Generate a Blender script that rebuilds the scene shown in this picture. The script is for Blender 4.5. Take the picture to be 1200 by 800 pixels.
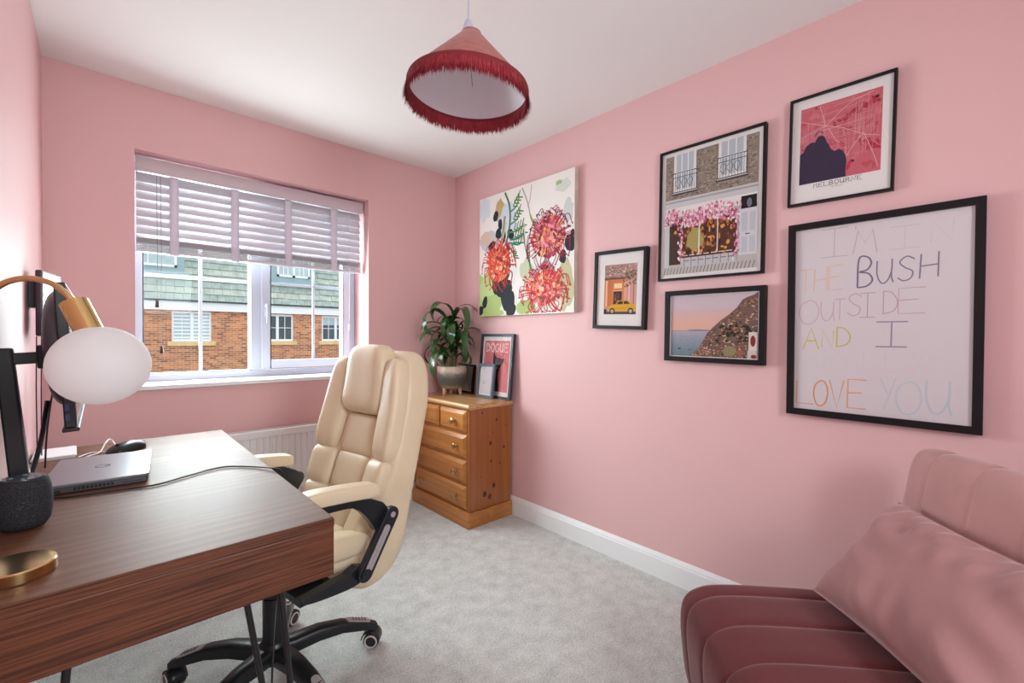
import bpy, bmesh, math, random
from mathutils import Vector, Matrix
random.seed(7)
for o in list(bpy.data.objects): bpy.data.objects.remove(o)
SC = bpy.context.scene
COL = SC.collection
sin, cos, pi, rad = math.sin, math.cos, math.pi, math.radians

# ------------------------------------------------------------------ camera
CAMZ = 1.1851
yaw, pit, rol = 0.7454, -0.0128, 0.0053
fwd = Vector((sin(yaw)*cos(pit), cos(yaw)*cos(pit), sin(pit)))
rt = Vector((cos(yaw), -sin(yaw), 0)); up = rt.cross(fwd)
r2 = rt*cos(rol)+up*sin(rol); u2 = -rt*sin(rol)+up*cos(rol)
cd = bpy.data.cameras.new('camera'); cam = bpy.data.objects.new('camera', cd); COL.objects.link(cam)
cd.sensor_width = 36; cd.lens = 524.14*36/1200; cd.clip_start = 0.02; cd.clip_end = 200
M = Matrix.Identity(4)
for i in range(3): M[i][0] = r2[i]; M[i][1] = u2[i]; M[i][2] = -fwd[i]
M[2][3] = CAMZ
cam.matrix_world = M
SC.camera = cam
# ------------------------------------------------------------------ world, lights, exposure
W = bpy.data.worlds.new('overcast_sky'); SC.world = W; W.use_nodes = True
bg = W.node_tree.nodes['Background']; bg.inputs[0].default_value = (0.86, 0.93, 1.0, 1); bg.inputs[1].default_value = 1.7
def area(name, loc, rot, sx, sy, power, col=(1, 1, 1), spread=180):
    d = bpy.data.lights.new(name, 'AREA'); d.shape = 'RECTANGLE'; d.size = sx; d.size_y = sy
    d.energy = power; d.color = col; d.spread = rad(spread)
    o = bpy.data.objects.new(name, d); COL.objects.link(o); o.location = loc; o.rotation_euler = rot
    return o
area('window_daylight', (0.727, 2.900, 1.50), (rad(-80), 0, rad(3)), 1.12, 1.12, 17, (0.84, 0.99, 0.99))
area('sky_light_outside', (0.15, 3.60, 1.70), (rad(-82), 0, rad(22)), 1.6, 1.7, 165, (0.86, 0.985, 1.0))
area('added_fill_light', (0.55, -1.25, 1.75), (rad(78), 0, 0), 0.75, 0.6, 29, (0.86, 0.99, 1.0))  # added fill from behind the camera, stands for no real lamp
SC.view_settings.view_transform = 'Standard'; SC.view_settings.look = 'None'
SC.view_settings.exposure = 0.0; SC.view_settings.gamma = 1.0
SC.view_settings.use_curve_mapping = False

# ------------------------------------------------------------------ material helpers
def s2l(c):
    return tuple(((x/255)/12.92 if x/255 <= 0.04045 else ((x/255+0.055)/1.055)**2.4) for x in c[:3])
MATS = {}
class NT:
    def __init__(s, name):
        s.m = bpy.data.materials.new(name); s.m.use_nodes = True
        s.t = s.m.node_tree; s.n = s.t.nodes; s.b = s.n['Principled BSDF']; s.out = s.n['Material Output']
    def node(s, typ, **kw):
        n = s.n.new(typ)
        for k, v in kw.items():
            if k in n.inputs: n.inputs[k].default_value = v
            else: setattr(n, k, v)
        return n
    def link(s, a, b): s.t.links.new(a, b)
    def coords(s, scale=(1, 1, 1), rot=(0, 0, 0), kind='Object'):
        tc = s.node('ShaderNodeTexCoord'); mp = s.node('ShaderNodeMapping')
        mp.inputs['Scale'].default_value = scale; mp.inputs['Rotation'].default_value = rot
        s.link(tc.outputs[kind], mp.inputs[0]); return mp.outputs[0]
    def noise(s, vec, scale, detail=3, rough=.5, dist=0):
        n = s.node('ShaderNodeTexNoise'); n.inputs['Scale'].default_value = scale
        n.inputs['Detail'].default_value = detail; n.inputs['Roughness'].default_value = rough
        n.inputs['Distortion'].default_value = dist
        if vec: s.link(vec, n.inputs['Vector'])
        return n.outputs['Fac']
    def ramp(s, fac, stops):
        r = s.node('ShaderNodeValToRGB'); e = r.color_ramp.elements
        while len(e) < len(stops): e.new(.5)
        for el, (p, c) in zip(e, stops): el.position = p; el.color = (*c, 1)
        s.link(fac, r.inputs[0]); return r.outputs[0]
    def bump(s, h, strength, dist=.002):
        b = s.node('ShaderNodeBump'); b.inputs['Strength'].default_value = strength; b.inputs['Distance'].default_value = dist
        s.link(h, b.inputs['Height']); s.link(b.outputs[0], s.b.inputs['Normal'])
def mat(name, col, rough=.5, metal=0, noise=0, nscale=30, bump=0, bscale=200, bdist=.001, coat=0, spec=.5, sheen=0, trans=0):
    """plain principled material, colour in sRGB 0-255, with light procedural mottling"""
    if name in MATS: return MATS[name]
    t = NT(name); b = t.b; c = s2l(col)
    b.inputs['Base Color'].default_value = (*c, 1); b.inputs['Roughness'].default_value = rough
    b.inputs['Metallic'].default_value = metal; b.inputs['Specular IOR Level'].default_value = spec
    if coat: b.inputs['Coat Weight'].default_value = coat; b.inputs['Coat Roughness'].default_value = .12
    if sheen:
        b.inputs['Sheen Weight'].default_value = sheen; b.inputs['Sheen Roughness'].default_value = .4
    v = t.coords()
    if noise:
        f = t.noise(v, nscale, 4)
        t.link(t.ramp(f, [(.3, tuple(x*(1-noise) for x in c)), (.7, tuple(min(1, x*(1+noise)) for x in c))]), b.inputs['Base Color'])
    if bump: t.bump(t.noise(v, bscale, 3), bump, bdist)
    if trans:
        tr = t.node('ShaderNodeBsdfTranslucent'); tr.inputs[0].default_value = (*c, 1)
        mx = t.node('ShaderNodeMixShader'); mx.inputs[0].default_value = trans
        t.link(b.outputs[0], mx.inputs[1]); t.link(tr.outputs[0], mx.inputs[2]); t.link(mx.outputs[0], t.out.inputs[0])
    MATS[name] = t.m
    return t.m
def wood(name, c0, c1, c2, axis, scale=1.0, rough=.35, coat=0, streak=22, band=9, wav=.42):
    """plank grain running along local axis 0/1/2"""
    if name in MATS: return MATS[name]
    t = NT(name)
    sc = [1, 1, 1]; sc[axis] = .07
    v = t.coords(tuple(x*scale for x in sc))
    f1 = t.noise(v, band, 3, .55, .6)
    wv = t.node('ShaderNodeTexWave'); wv.bands_direction = 'XYZ'[(axis+1) % 3]; wv.inputs['Scale'].default_value = streak
    wv.inputs['Distortion'].default_value = 9; wv.inputs['Detail'].default_value = 3; wv.inputs['Detail Scale'].default_value = 1.3
    t.link(v, wv.inputs['Vector'])
    f2 = t.noise(v, 170, 3, .6)
    m1 = t.node('ShaderNodeMath', operation='MULTIPLY_ADD'); t.link(wv.outputs['Fac'], m1.inputs[0]); m1.inputs[1].default_value = wav; t.link(f1, m1.inputs[2])
    m2 = t.node('ShaderNodeMath', operation='MULTIPLY_ADD'); t.link(f2, m2.inputs[0]); m2.inputs[1].default_value = .5; t.link(m1.outputs[0], m2.inputs[2])
    col = t.ramp(m2.outputs[0], [(.55, s2l(c0)), (.85, s2l(c1)), (1.0, s2l(c2))])
    # ramp clamps at 1, scale the sum down first
    m3 = t.node('ShaderNodeMath', operation='MULTIPLY'); m3.inputs[1].default_value = .72
    t.link(m2.outputs[0], m3.inputs[0])
    for l in list(t.t.links):
        if l.to_node.type == 'VALTORGB': t.t.links.remove(l)
    rn = [n for n in t.n if n.type == 'VALTORGB'][0]; t.link(m3.outputs[0], rn.inputs[0])
    t.link(col, t.b.inputs['Base Color']); t.b.inputs['Roughness'].default_value = rough
    if coat: t.b.inputs['Coat Weight'].default_value = coat; t.b.inputs['Coat Roughness'].default_value = .2
    t.bump(m2.outputs[0], .12, .0006)
    MATS[name] = t.m; return t.m
def grain(name, c0, c1, c2, axis, rough=.42):
    """fine straight pore lines along one local axis"""
    t = NT(name); sc = [1, 1, 1]; sc[axis] = .02
    v = t.coords(tuple(sc), (0, rad(3) if axis == 0 else 0, 0))
    f1 = t.noise(v, 240, 3, .65); f2 = t.noise(v, 95, 2, .5); f3 = t.noise(v, 20, 2, .5)
    m1 = t.node('ShaderNodeMath', operation='MULTIPLY_ADD'); t.link(f2, m1.inputs[0]); m1.inputs[1].default_value = .3; t.link(f1, m1.inputs[2])
    m2 = t.node('ShaderNodeMath', operation='MULTIPLY_ADD'); t.link(f3, m2.inputs[0]); m2.inputs[1].default_value = .12; t.link(m1.outputs[0], m2.inputs[2])
    m3 = t.node('ShaderNodeMath', operation='MULTIPLY'); t.link(m2.outputs[0], m3.inputs[0]); m3.inputs[1].default_value = .70
    t.link(t.ramp(m3.outputs[0], [(.41, s2l(c0)), (.50, s2l(c1)), (.60, s2l(c2))]), t.b.inputs['Base Color'])
    t.b.inputs['Roughness'].default_value = rough; t.b.inputs['Specular IOR Level'].default_value = .35; t.bump(m1.outputs[0], .15, .0006); return t.m
def glass_mat(name, tint=(1, 1, 1), refl=1.0):
    if name in MATS: return MATS[name]
    t = NT(name); t.n.remove(t.b)
    tr = t.node('ShaderNodeBsdfTransparent'); tr.inputs[0].default_value = (*tint, 1)
    gl = t.node('ShaderNodeBsdfGlossy'); gl.inputs['Roughness'].default_value = .02
    lw = t.node('ShaderNodeFresnel'); lw.inputs['IOR'].default_value = 1.45
    mu = t.node('ShaderNodeMath', operation='MULTIPLY'); mu.inputs[1].default_value = refl; t.link(lw.outputs[0], mu.inputs[0])
    mx = t.node('ShaderNodeMixShader'); t.link(mu.outputs[0], mx.inputs[0]); t.link(tr.outputs[0], mx.inputs[1]); t.link(gl.outputs[0], mx.inputs[2])
    t.link(mx.outputs[0], t.out.inputs[0]); MATS[name] = t.m; return t.m
def print_mat():
    if 'print' in MATS: return MATS['print']
    t = NT('printed_paper'); a = t.node('ShaderNodeVertexColor', layer_name='Col')
    t.link(a.outputs[0], t.b.inputs['Base Color']); t.b.inputs['Roughness'].default_value = .6; t.b.inputs['Specular IOR Level'].default_value = .2
    MATS['print'] = t.m; return t.m

# ------------------------------------------------------------------ mesh builder
class MB:
    def __init__(s): s.v = []; s.f = []
    def add(s, vs, fs):
        o = len(s.v); s.v += [tuple(x) for x in vs]; s.f += [[i+o for i in f] for f in fs]; return s
    def box(s, x0, x1, y0, y1, z0, z1):
        vs = [(x, y, z) for x in (x0, x1) for y in (y0, y1) for z in (z0, z1)]
        return s.add(vs, [(0, 1, 3, 2), (4, 6, 7, 5), (0, 4, 5, 1), (2, 3, 7, 6), (0, 2, 6, 4), (1, 5, 7, 3)])
    def tube(s, pts, r, n=10, cap=True):
        pts = [Vector(p) for p in pts]; m = len(pts); rs = r if isinstance(r, (list, tuple)) else [r]*m
        vs = []; ref = None
        for i, p in enumerate(pts):
            d = (pts[min(i+1, m-1)]-pts[max(i-1, 0)]).normalized()
            if ref is None:
                ref = Vector((0, 0, 1)) if abs(d.z) < .9 else Vector((1, 0, 0))
            a = (ref - d*ref.dot(d)).normalized(); b = d.cross(a); ref = a
            for k in range(n):
                t = 2*pi*k/n; vs.append(p + a*rs[i]*cos(t) + b*rs[i]*sin(t))
        fs = [(i*n+k, i*n+(k+1) % n, (i+1)*n+(k+1) % n, (i+1)*n+k) for i in range(m-1) for k in range(n)]
        if cap: fs += [tuple(range(n-1, -1, -1)), tuple((m-1)*n+k for k in range(n))]
        return s.add(vs, fs)
    def lathe(s, prof, n=32, c=(0, 0, 0), cap=True, sy=1.0):
        vs = [(c[0]+r*cos(2*pi*k/n), c[1]+sy*r*sin(2*pi*k/n), c[2]+z) for r, z in prof for k in range(n)]
        m = len(prof)
        fs = [(i*n+k, i*n+(k+1) % n, (i+1)*n+(k+1) % n, (i+1)*n+k) for i in range(m-1) for k in range(n)]
        if cap: fs += [tuple(range(n-1, -1, -1)), tuple((m-1)*n+k for k in range(n))]
        return s.add(vs, fs)
    def prism(s, poly, axis, a0, a1):
        """poly: 2D outline in the two other axes (cyclic order), extruded along axis"""
        def P(q, a):
            if axis == 0: return (a, q[0], q[1])
            if axis == 1: return (q[0], a, q[1])
            return (q[0], q[1], a)
        n = len(poly); vs = [P(q, a0) for q in poly]+[P(q, a1) for q in poly]
        fs = [tuple(range(n)), tuple(range(2*n-1, n-1, -1))]+[(k, k+n, (k+1) % n+n, (k+1) % n) for k in range(n)]
        return s.add(vs, fs)
    def grid(s, fn, nu, nv, closeu=False):
        vs = [fn(i/(nu if closeu else nu-1), j/(nv-1)) for i in range(nu) for j in range(nv)]
        fs = []
        for i in range(nu if closeu else nu-1):
            for j in range(nv-1):
                a = i*nv+j; b = ((i+1) % nu)*nv+j; fs.append((a, b, b+1, a+1))
        return s.add(vs, fs)
    def puff(s, c, h, e1=.4, e2=.4, nu=20, nv=12, fn=None):
        """superellipsoid; fn maps local (a,b,c) to a point"""
        def sg(x, e): return math.copysign(abs(x)**e, x)
        vs = []
        for j in range(nv+1):
            ph = -pi/2+pi*j/nv
            for i in range(nu):
                th = 2*pi*i/nu
                q = (c[0]+h[0]*sg(cos(ph), e1)*sg(cos(th), e2), c[1]+h[1]*sg(cos(ph), e1)*sg(sin(th), e2), c[2]+h[2]*sg(sin(ph), e1))
                vs.append(fn(*q) if fn else q)
        fs = [(j*nu+i, j*nu+(i+1) % nu, (j+1)*nu+(i+1) % nu, (j+1)*nu+i) for j in range(nv) for i in range(nu)]
        return s.add(vs, fs)
    def data(s, name, mats, smooth=False, bevel=0, seg=2, angle=None):
        me = bpy.data.meshes.new(name)
        bm = bmesh.new(); vv = [bm.verts.new(v) for v in s.v]
        for f in s.f:
            try: bm.faces.new([vv[i] for i in f])
            except ValueError: pass
        bmesh.ops.remove_doubles(bm, verts=bm.verts, dist=1e-6)
        bmesh.ops.recalc_face_normals(bm, faces=bm.faces)
        if bevel: bmesh.ops.bevel(bm, geom=list(bm.edges), offset=bevel, segments=seg, affect='EDGES', profile=.5, clamp_overlap=True)
        bm.to_mesh(me); bm.free()
        for m in (mats if isinstance(mats, (list, tuple)) else [mats]): me.materials.append(m)
        if smooth:
            me.polygons.foreach_set('use_smooth', [True]*len(me.polygons))
            me.set_sharp_from_angle(angle=rad(angle if angle else 40))
        me.update(); return me
def rounded(x0, x1, y0, y1, r, n=4):
    pts = []
    for cx, cy, a0 in ((x1-r, y1-r, 0), (x0+r, y1-r, 90), (x0+r, y0+r, 180), (x1-r, y0+r, 270)):
        for k in range(n+1):
            a = rad(a0+90*k/n); pts.append((cx+r*cos(a), cy+r*sin(a)))
    return pts
def cat(pts, n=8):
    """Catmull-Rom through points"""
    P = [Vector(p) for p in pts]; P = [P[0]*2-P[1]]+P+[P[-1]*2-P[-2]]; out = []
    for i in range(1, len(P)-2):
        for k in range(n):
            t = k/n; a, b, c, d = P[i-1:i+3]
            out.append(.5*((2*b)+(c-a)*t+(2*a-5*b+4*c-d)*t*t+(3*b-a-3*c+d)*t**3))
    out.append(P[-2]); return out

def thing(name, label, category, loc=(0, 0, 0), rotz=0, group=None, rot=None):
    o = bpy.data.objects.new(name, None); COL.objects.link(o); o.empty_display_size = .1
    o.location = loc; o.rotation_euler = rot if rot else (0, 0, rotz)
    o['label'] = label; o['category'] = category
    if group: o['group'] = group
    return o
def part(parent, name, mb, m, smooth=False, bevel=0, seg=2, angle=None, label=None, loc=None, rot=None):
    me = mb if isinstance(mb, bpy.types.Mesh) else mb.data(name, m, smooth, bevel, seg, angle)
    o = bpy.data.objects.new(name, me); COL.objects.link(o)
    if parent is not None: o.parent = parent
    if label: o['label'] = label
    if loc: o.location = loc
    if rot: o.rotation_euler = rot
    return o
def struct(name, mb, m, label=None, category=None, **k):
    o = part(None, name, mb, m, **k); o['kind'] = 'structure'
    if label: o['label'] = label
    if category: o['category'] = category
    return o
def single(name, mb, m, label, category, group=None, **k):
    o = part(None, name, mb, m, **k); o['label'] = label; o['category'] = category
    if group: o['group'] = group
    return o

# ------------------------------------------------------------------ room constants
XR, YB, XL, YF, H = 2.0277, 2.8521, -0.1807, -0.95, 2.4
WX0, WX1, WZ0, WZ1 = 0.1299, 1.3243, 0.925, 2.0858      # window opening
YW = 3.07                                                # window frame face
# ------------------------------------------------------------------ materials of the room
def wall_paint():
    t = NT('pink_wall_paint'); v = t.coords()
    f = t.noise(v, 1.6, 2); c = s2l((228, 184, 185))
    t.link(t.ramp(f, [(.3, tuple(x*.985 for x in c)), (.7, tuple(x*1.015 for x in c))]), t.b.inputs['Base Color'])
    t.b.inputs['Roughness'].default_value = .55; t.b.inputs['Specular IOR Level'].default_value = .35
    t.bump(t.noise(v, 260, 2), .05, .0006); return t.m
PINK = wall_paint()
def carpet():
    t = NT('light_grey_carpet'); v = t.coords()
    f1 = t.noise(v, 150, 4, .75); f2 = t.noise(v, 14, 4, .65)
    m = t.node('ShaderNodeMath', operation='MULTIPLY_ADD'); m.inputs[1].default_value = .45; t.link(f2, m.inputs[0]); t.link(f1, m.inputs[2])
    m2 = t.node('ShaderNodeMath', operation='MULTIPLY'); m2.inputs[1].default_value = .70; t.link(m.outputs[0], m2.inputs[0])
    t.link(t.ramp(m2.outputs[0], [(.36, s2l((172, 175, 172))), (.52, s2l((212, 214, 211))), (.66, s2l((238, 240, 237)))]), t.b.inputs['Base Color'])
    t.b.inputs['Roughness'].default_value = .95; t.b.inputs['Specular IOR Level'].default_value = .1
    t.bump(m.outputs[0], .9, .006); return t.m
CARPET = carpet()
CEIL = mat('white_ceiling_paint', (240, 238, 236), .8, spec=.2, bump=.03)
GLOSSW = mat('white_gloss_paint', (240, 241, 242), .3, bump=.02, bscale=60)
UPVC = mat('white_upvc', (200, 206, 221), .3)
WINGLASS = glass_mat('window_glass', refl=.15)
BLACKM = mat('black_powder_coat', (22, 22, 24), .4, noise=.1)
BRASS = mat('polished_brass', (218, 186, 132), .16, 1, noise=.05, nscale=8)

# ------------------------------------------------------------------ room shell
struct('floor', MB().box(XL-.1, XR+.1, YF-.1, YB+.02, -.08, 0), CARPET, 'light grey pile carpet covering the room floor', 'floor')
struct('ceiling', MB().box(XL-.1, XR+.1, YF-.1, YB+.02, H, H+.1), CEIL, 'flat white painted ceiling', 'ceiling')
struct('wall_left', MB().box(XL-.12, XL, YF-.1, YB, 0, H), PINK, 'narrow strip of pink wall left of the window wall', 'wall')
struct('wall_right', MB().box(XR, XR+.12, YF-.1, YB, 0, H), PINK, 'long pink wall hung with framed pictures', 'wall')
DX0, DX1, DZ = 0.15, 0.95, 2.0  # opening added to the unseen rear wall so the fill light gets in
struct('wall_rear', MB().box(XL, DX0, YF-.12, YF, 0, H).box(DX1, XR, YF-.12, YF, 0, H).box(DX0, DX1, YF-.12, YF, DZ, H), PINK,
       'unseen pink wall opposite the window with opening added for fill light', 'wall')
# the window wall, four boxes round the opening, with its plastered reveal
wb = MB()
y1 = YW+.06
wb.box(XL-.1, WX0, YB, y1, -.1, H+.1).box(WX1, XR+.1, YB, y1, -.1, H+.1).box(WX0, WX1, YB, y1, -.1, WZ0-.02).box(WX0, WX1, YB, y1, WZ1, H+.1)
struct('wall_back', wb, PINK, 'pink wall with the window and blind', 'wall')
def skirting(name, p0, p1, nrm, label):
    """moulded skirting board from p0 to p1 (2D), standing proud along nrm"""
    prof = [(0, 0), (.016, 0), (.016, .092), (.013, .097), (.013, .103), (.008, .112), (.004, .12), (0, .12)]
    vs = []; n = len(prof)
    for p in (p0, p1):
        for d, z in prof: vs.append((p[0]+nrm[0]*d, p[1]+nrm[1]*d, z))
    mb = MB().add(vs, [(k, (k+1) % n, (k+1) % n+n, k+n) for k in range(n)]+[tuple(range(n)), tuple(range(2*n-1, n-1, -1))])
    struct(name, mb, GLOSSW, label, 'skirting board')
skirting('baseboard_back', (XL, YB), (XR, YB), (0, -1), 'white moulded skirting board under the window')
skirting('baseboard_right', (XR, YF), (XR, YB-.017), (-1, 0), 'white moulded skirting board below the framed pictures')
skirting('baseboard_left', (XL, YF), (XL, YB-.017), (1, 0), 'white moulded skirting board behind the desk')
# window sill board
struct('trim_1', MB().box(WX0-.035, WX1+.035, YB-.024, YB+.0, WZ0-.018, WZ0+.004).box(WX0+.001, WX1-.001, YB-.0, YW+.02, WZ0-.018, WZ0+.004), GLOSSW,
       'white gloss window sill board', 'window sill', bevel=.003)

# ------------------------------------------------------------------ window
win = thing('window_1', 'white plastic double window with fixed pane and side casement', 'window', (WX0, YW, WZ0)); win['kind'] = 'structure'
ww, wh = WX1-WX0, WZ1-WZ0
fr = MB(); d0, d1 = 0, .06
fr.box(.001, .040, d0, d1, .005, wh-.001).box(ww-.055, ww-.001, d0, d1, .005, wh-.001).box(.040, ww-.055, d0, d1, .005, .040).box(.040, ww-.055, d0, d1, wh-.055, wh-.001)
part(win, 'window_frame', fr, UPVC, bevel=.004)
mu0, mu1 = .545, .612
part(win, 'mullion', MB().box(mu0, mu1, -.004, .056, .041, wh-.056), UPVC, bevel=.005)
def sash(x0, x1, z0, z1, w, proud, name):
    m = MB(); m.box(x0, x0+w, -proud, .05, z0, z1).box(x1-w, x1, -proud, .05, z0, z1).box(x0+w, x1-w, -proud, .05, z0, z0+w).box(x0+w, x1-w, -proud, .05, z1-w, z1)
    return part(win, name, m, UPVC, bevel=.005)
cs = sash(mu1-.012, ww-.042, .052, wh-.06, .048, .022, 'casement_sash')
bead = MB().box(.041, .046, .01, .045, .041, wh-.056).box(mu0-.005, mu0-.0005, .01, .045, .041, wh-.056).box(.046, mu0-.005, .01, .045, .041, .047)
part(win, 'glazing_bead', bead, UPVC)
part(win, 'pane', MB().box(.047, mu0-.006, .028, .032, .048, wh-.057), WINGLASS, label='clear fixed glass pane')
part(win, 'pane', MB().box(mu1+.037, ww-.091, .012, .016, .101, wh-.109), WINGLASS, label='clear casement glass pane')
for (x, z0, z1, y) in ((.300, .048, wh-.057, .034), (.920, .101, wh-.109, .018)):
    part(win, 'glazing_bar', MB().box(x-.0085, x+.0085, y, y+.008, z0, z1), UPVC, bevel=.002)
for (x0, x1, z, y) in ((.047, .2915, .580, .034), (.3085, mu0-.006, .580, .034), (mu1+.037, .9115, .580, .018), (.9285, ww-.091, .580, .018)):
    part(win, 'glazing_bar', MB().box(x0, x1, y, y+.008, z-.0085, z+.0085), UPVC, bevel=.002)
hd = part(win, 'window_handle', MB().box(mu1+.004, mu1+.022, -.034, -.022, .37, .45), UPVC, bevel=.004)
part(hd, 'handle_lever', MB().tube(cat([(mu1+.013, -.034, .43), (mu1+.013, -.05, .44), (mu1+.013, -.056, .40), (mu1+.013, -.052, .33)], 5), [.007]*15+[.006], 8), UPVC, smooth=True)

# ------------------------------------------------------------------ venetian blind
SLAT = mat('white_blind_slat', (212, 209, 216), .4, trans=.04)
TAPE = mat('lilac_grey_blind_tape', (240, 235, 245), .8, trans=.3, bump=.2, bscale=500)
VAL = mat('pale_lilac_valance', (206, 192, 198), .5)
bx0, bx1, yb = .1385, 1.302, 2.945
bl = thing('venetian_blind', 'white slatted venetian blind half raised in the window with fabric tapes', 'blind', (bx0, yb, 1.60))
bw = bx1-bx0
part(bl, 'head_rail', MB().box(.004, bw-.004, -.02, .04, .41, .465), SLAT)
part(bl, 'valance', MB().prism(rounded(-.036, -.026, .400, .472, .003, 3), 0, -.003, bw+.009), VAL, smooth=True)
def slat_mesh(tilt, depth=.056):
    m = MB(); n = 5; t = .0028
    top = []; 
    for i in range(n+1):
        q = -1+2*i/n; y = q*depth/2; z = .0022*(1-q*q)
        top.append((y*cos(tilt)-z*sin(tilt), y*sin(tilt)+z*cos(tilt)))
    bot = [(a+t*sin(tilt), b-t*cos(tilt)) for a, b in reversed(top)]
    m.prism(top+bot, 0, 0, bw); return m.data('slat', SLAT, True, 0, 2, 30)
sm = slat_mesh(rad(66))
for k in range(8):
    part(bl, 'slat', sm, None, loc=(0, 0, .388-.0437*k-.008))
sm3 = slat_mesh(rad(30))
part(bl, 'slat', sm3, None, loc=(0, 0, .083))
sm2 = slat_mesh(rad(9), .05)
for k in range(8):
    part(bl, 'slat', sm2, None, loc=(0, random.uniform(-.002, .002), .0185+.0070*k))
part(bl, 'bottom_rail', MB().box(0, bw, -.026, .026, 0, .013), SLAT, bevel=.003)
for x in (.291, .566, .846, 1.120):
    x -= bx0
    tp = cat([(x, -.024, .40), (x, -.0262, .30), (x, -.0255, .10), (x, -.0285, .07), (x, -.031, .035), (x, -.029, -.003), (x, -.01, -.006)], 6)
    m = MB().grid(lambda u, v: (tp[int(round(v*(len(tp)-1)))] + Vector(((u-.5)*.040, 0, 0))), 2, len(tp))
    o = part(bl, 'ladder_tape', m, TAPE, smooth=True); so = o.modifiers.new('s', 'SOLIDIFY'); so.thickness = .0012; so.offset = 0
CORD = mat('grey_cord', (150, 145, 148), .7)
ACORN = mat('dark_acorn', (70, 48, 44), .5)
for x, zb in ((.188, 1.335), (.204, 1.10)):
    c = part(bl, 'pull_cord', MB().tube([(x+.03-bx0, -.04, .40), (x+.032-bx0, -.042, 0), (x+.03-bx0, -.042, zb-1.60)], .0012, 6), CORD)
    part(c, 'cord_acorn', MB().lathe([(.002, .024), (.006, .02), (.0075, .006), (.009, -.012), (.007, -.016)], 12, (x+.03-bx0, -.042, zb-1.60)), ACORN, smooth=True)
c = part(bl, 'pull_cord', MB().tube([(1.215-bx0, -.04, .40), (1.217-bx0, -.042, 0), (1.216-bx0, -.042, -.36)], .0012, 6), mat('white_cord', (225, 222, 228), .7))
part(c, 'cord_acorn', MB().lathe([(.002, .024), (.005, .02), (.006, .0), (.004, -.016)], 12, (1.216-bx0, -.042, -.37)), UPVC, smooth=True)

# ------------------------------------------------------------------ radiator
RAD = mat('white_radiator_enamel', (228, 224, 224), .35)
rd = thing('radiator', 'white ribbed panel radiator under the window', 'radiator', (0, YB, .05))
rx0, rx1, rh = .12, .965, .60
pr = [(rx0, -.095), (rx0+.012, -.10)]
x = rx0+.03
while x < rx1-.03:
    pr += [(x, -.10), (x+.006, -.094), (x+.020, -.094), (x+.026, -.10)]; x += .033
pr += [(rx1-.012, -.10), (rx1, -.095), (rx1, -.075), (rx0, -.075)]
part(rd, 'front_panel', MB().prism(pr, 2, .045, rh-.04), RAD)
part(rd, 'top_border', MB().box(rx0, rx1, -.102, -.075, rh-.0395, rh), RAD, bevel=.004)
part(rd, 'bottom_border', MB().box(rx0, rx1, -.102, -.075, 0, .0445), RAD, bevel=.004)
part(rd, 'side_cover', MB().box(rx1+.0005, rx1+.004, -.100, -.030, .01, rh-.002), RAD)
part(rd, 'side_cover', MB().box(rx0-.004, rx0-.0005, -.100, -.030, .01, rh-.002), RAD)
part(rd, 'back_panel', MB().box(rx0, rx1, -.045, -.032, .0, rh), RAD)
for x in (rx0+.15, rx1-.15): part(rd, 'wall_bracket', MB().box(x-.02, x+.02, -.031, -.002, .1, rh-.1), RAD)
part(rd, 'bleed_plug', MB().tube([(rx1+.0045, -.06, rh-.035), (rx1+.018, -.06, rh-.035)], .008, 12), RAD, smooth=True)

# ------------------------------------------------------------------ houses across the street
YH = 20.0; K = YH/18
def hx(x): return x*K
def hz(z): return (z-CAMZ)*K+CAMZ
def brick_mat():
    t = NT('multi_brown_brickwork'); v = t.coords(rot=(rad(-90), 0, 0))
    b = t.node('ShaderNodeTexBrick'); t.link(v, b.inputs['Vector'])
    b.inputs['Scale'].default_value = 1.0; b.inputs['Brick Width'].default_value = .225; b.inputs['Row Height'].default_value = .075
    b.inputs['Mortar Size'].default_value = .007; b.inputs['Mortar Smooth'].default_value = .2; b.inputs['Bias'].default_value = -.1
    b.inputs['Color1'].default_value = (*s2l((214, 140, 92)), 1); b.inputs['Color2'].default_value = (*s2l((128, 78, 60)), 1)
    b.inputs['Mortar'].default_value = (*s2l((214, 190, 165)), 1)
    n = t.noise(v, 2.2, 3, .6)
    mx = t.node('ShaderNodeMix', data_type='RGBA', blend_type='OVERLAY'); mx.inputs[0].default_value = .35
    t.link(b.outputs['Color'], mx.inputs[6]); t.link(n, mx.inputs[7])
    t.link(mx.outputs[2], t.b.inputs['Base Color']); t.b.inputs['Roughness'].default_value = .9; return t.m
BRICK = brick_mat()
TILE = mat('mossy_grey_green_slate', (184, 192, 178), .8, noise=.18, nscale=3.5)
TILE2 = mat('grey_slate_darker', (166, 178, 168), .8, noise=.2, nscale=5)
HWHITE = mat('white_exterior_board', (240, 242, 242), .5)
STONE = mat('buff_stone_sill', (226, 196, 140), .8, noise=.08, nscale=4)
LEAD = mat('blue_grey_lead', (150, 174, 176), .6, noise=.08, nscale=3)
PANE = mat('reflective_dark_pane', (66, 78, 82), .12, noise=.3, nscale=1.5)
PANEB = mat('pane_with_pale_blind', (176, 196, 196), .25, noise=.12, nscale=2)
ho = thing('terraced_house', 'brown brick terraced house with slate mansard roof across the street', 'house', (0, YH, -2.75))
zo = 2.75
hl, hr = -14.0, 24.0
zf0, zf1 = hz(1.955)+zo, hz(2.257)+zo
wins = [(hx(1.713), hx(2.796), 'blind'), (hx(4.30), hx(5.393), 'dark'), (hx(6.431), hx(7.56), 'half')]
wins = [(hx(-4.9), hx(-3.8), 'dark'), (hx(-1.5), hx(-.4), 'half')]+wins+[(hx(10.2), hx(11.3), 'blind')]
wz0, wz1 = hz(.94)+zo, hz(1.93)+zo
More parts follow.
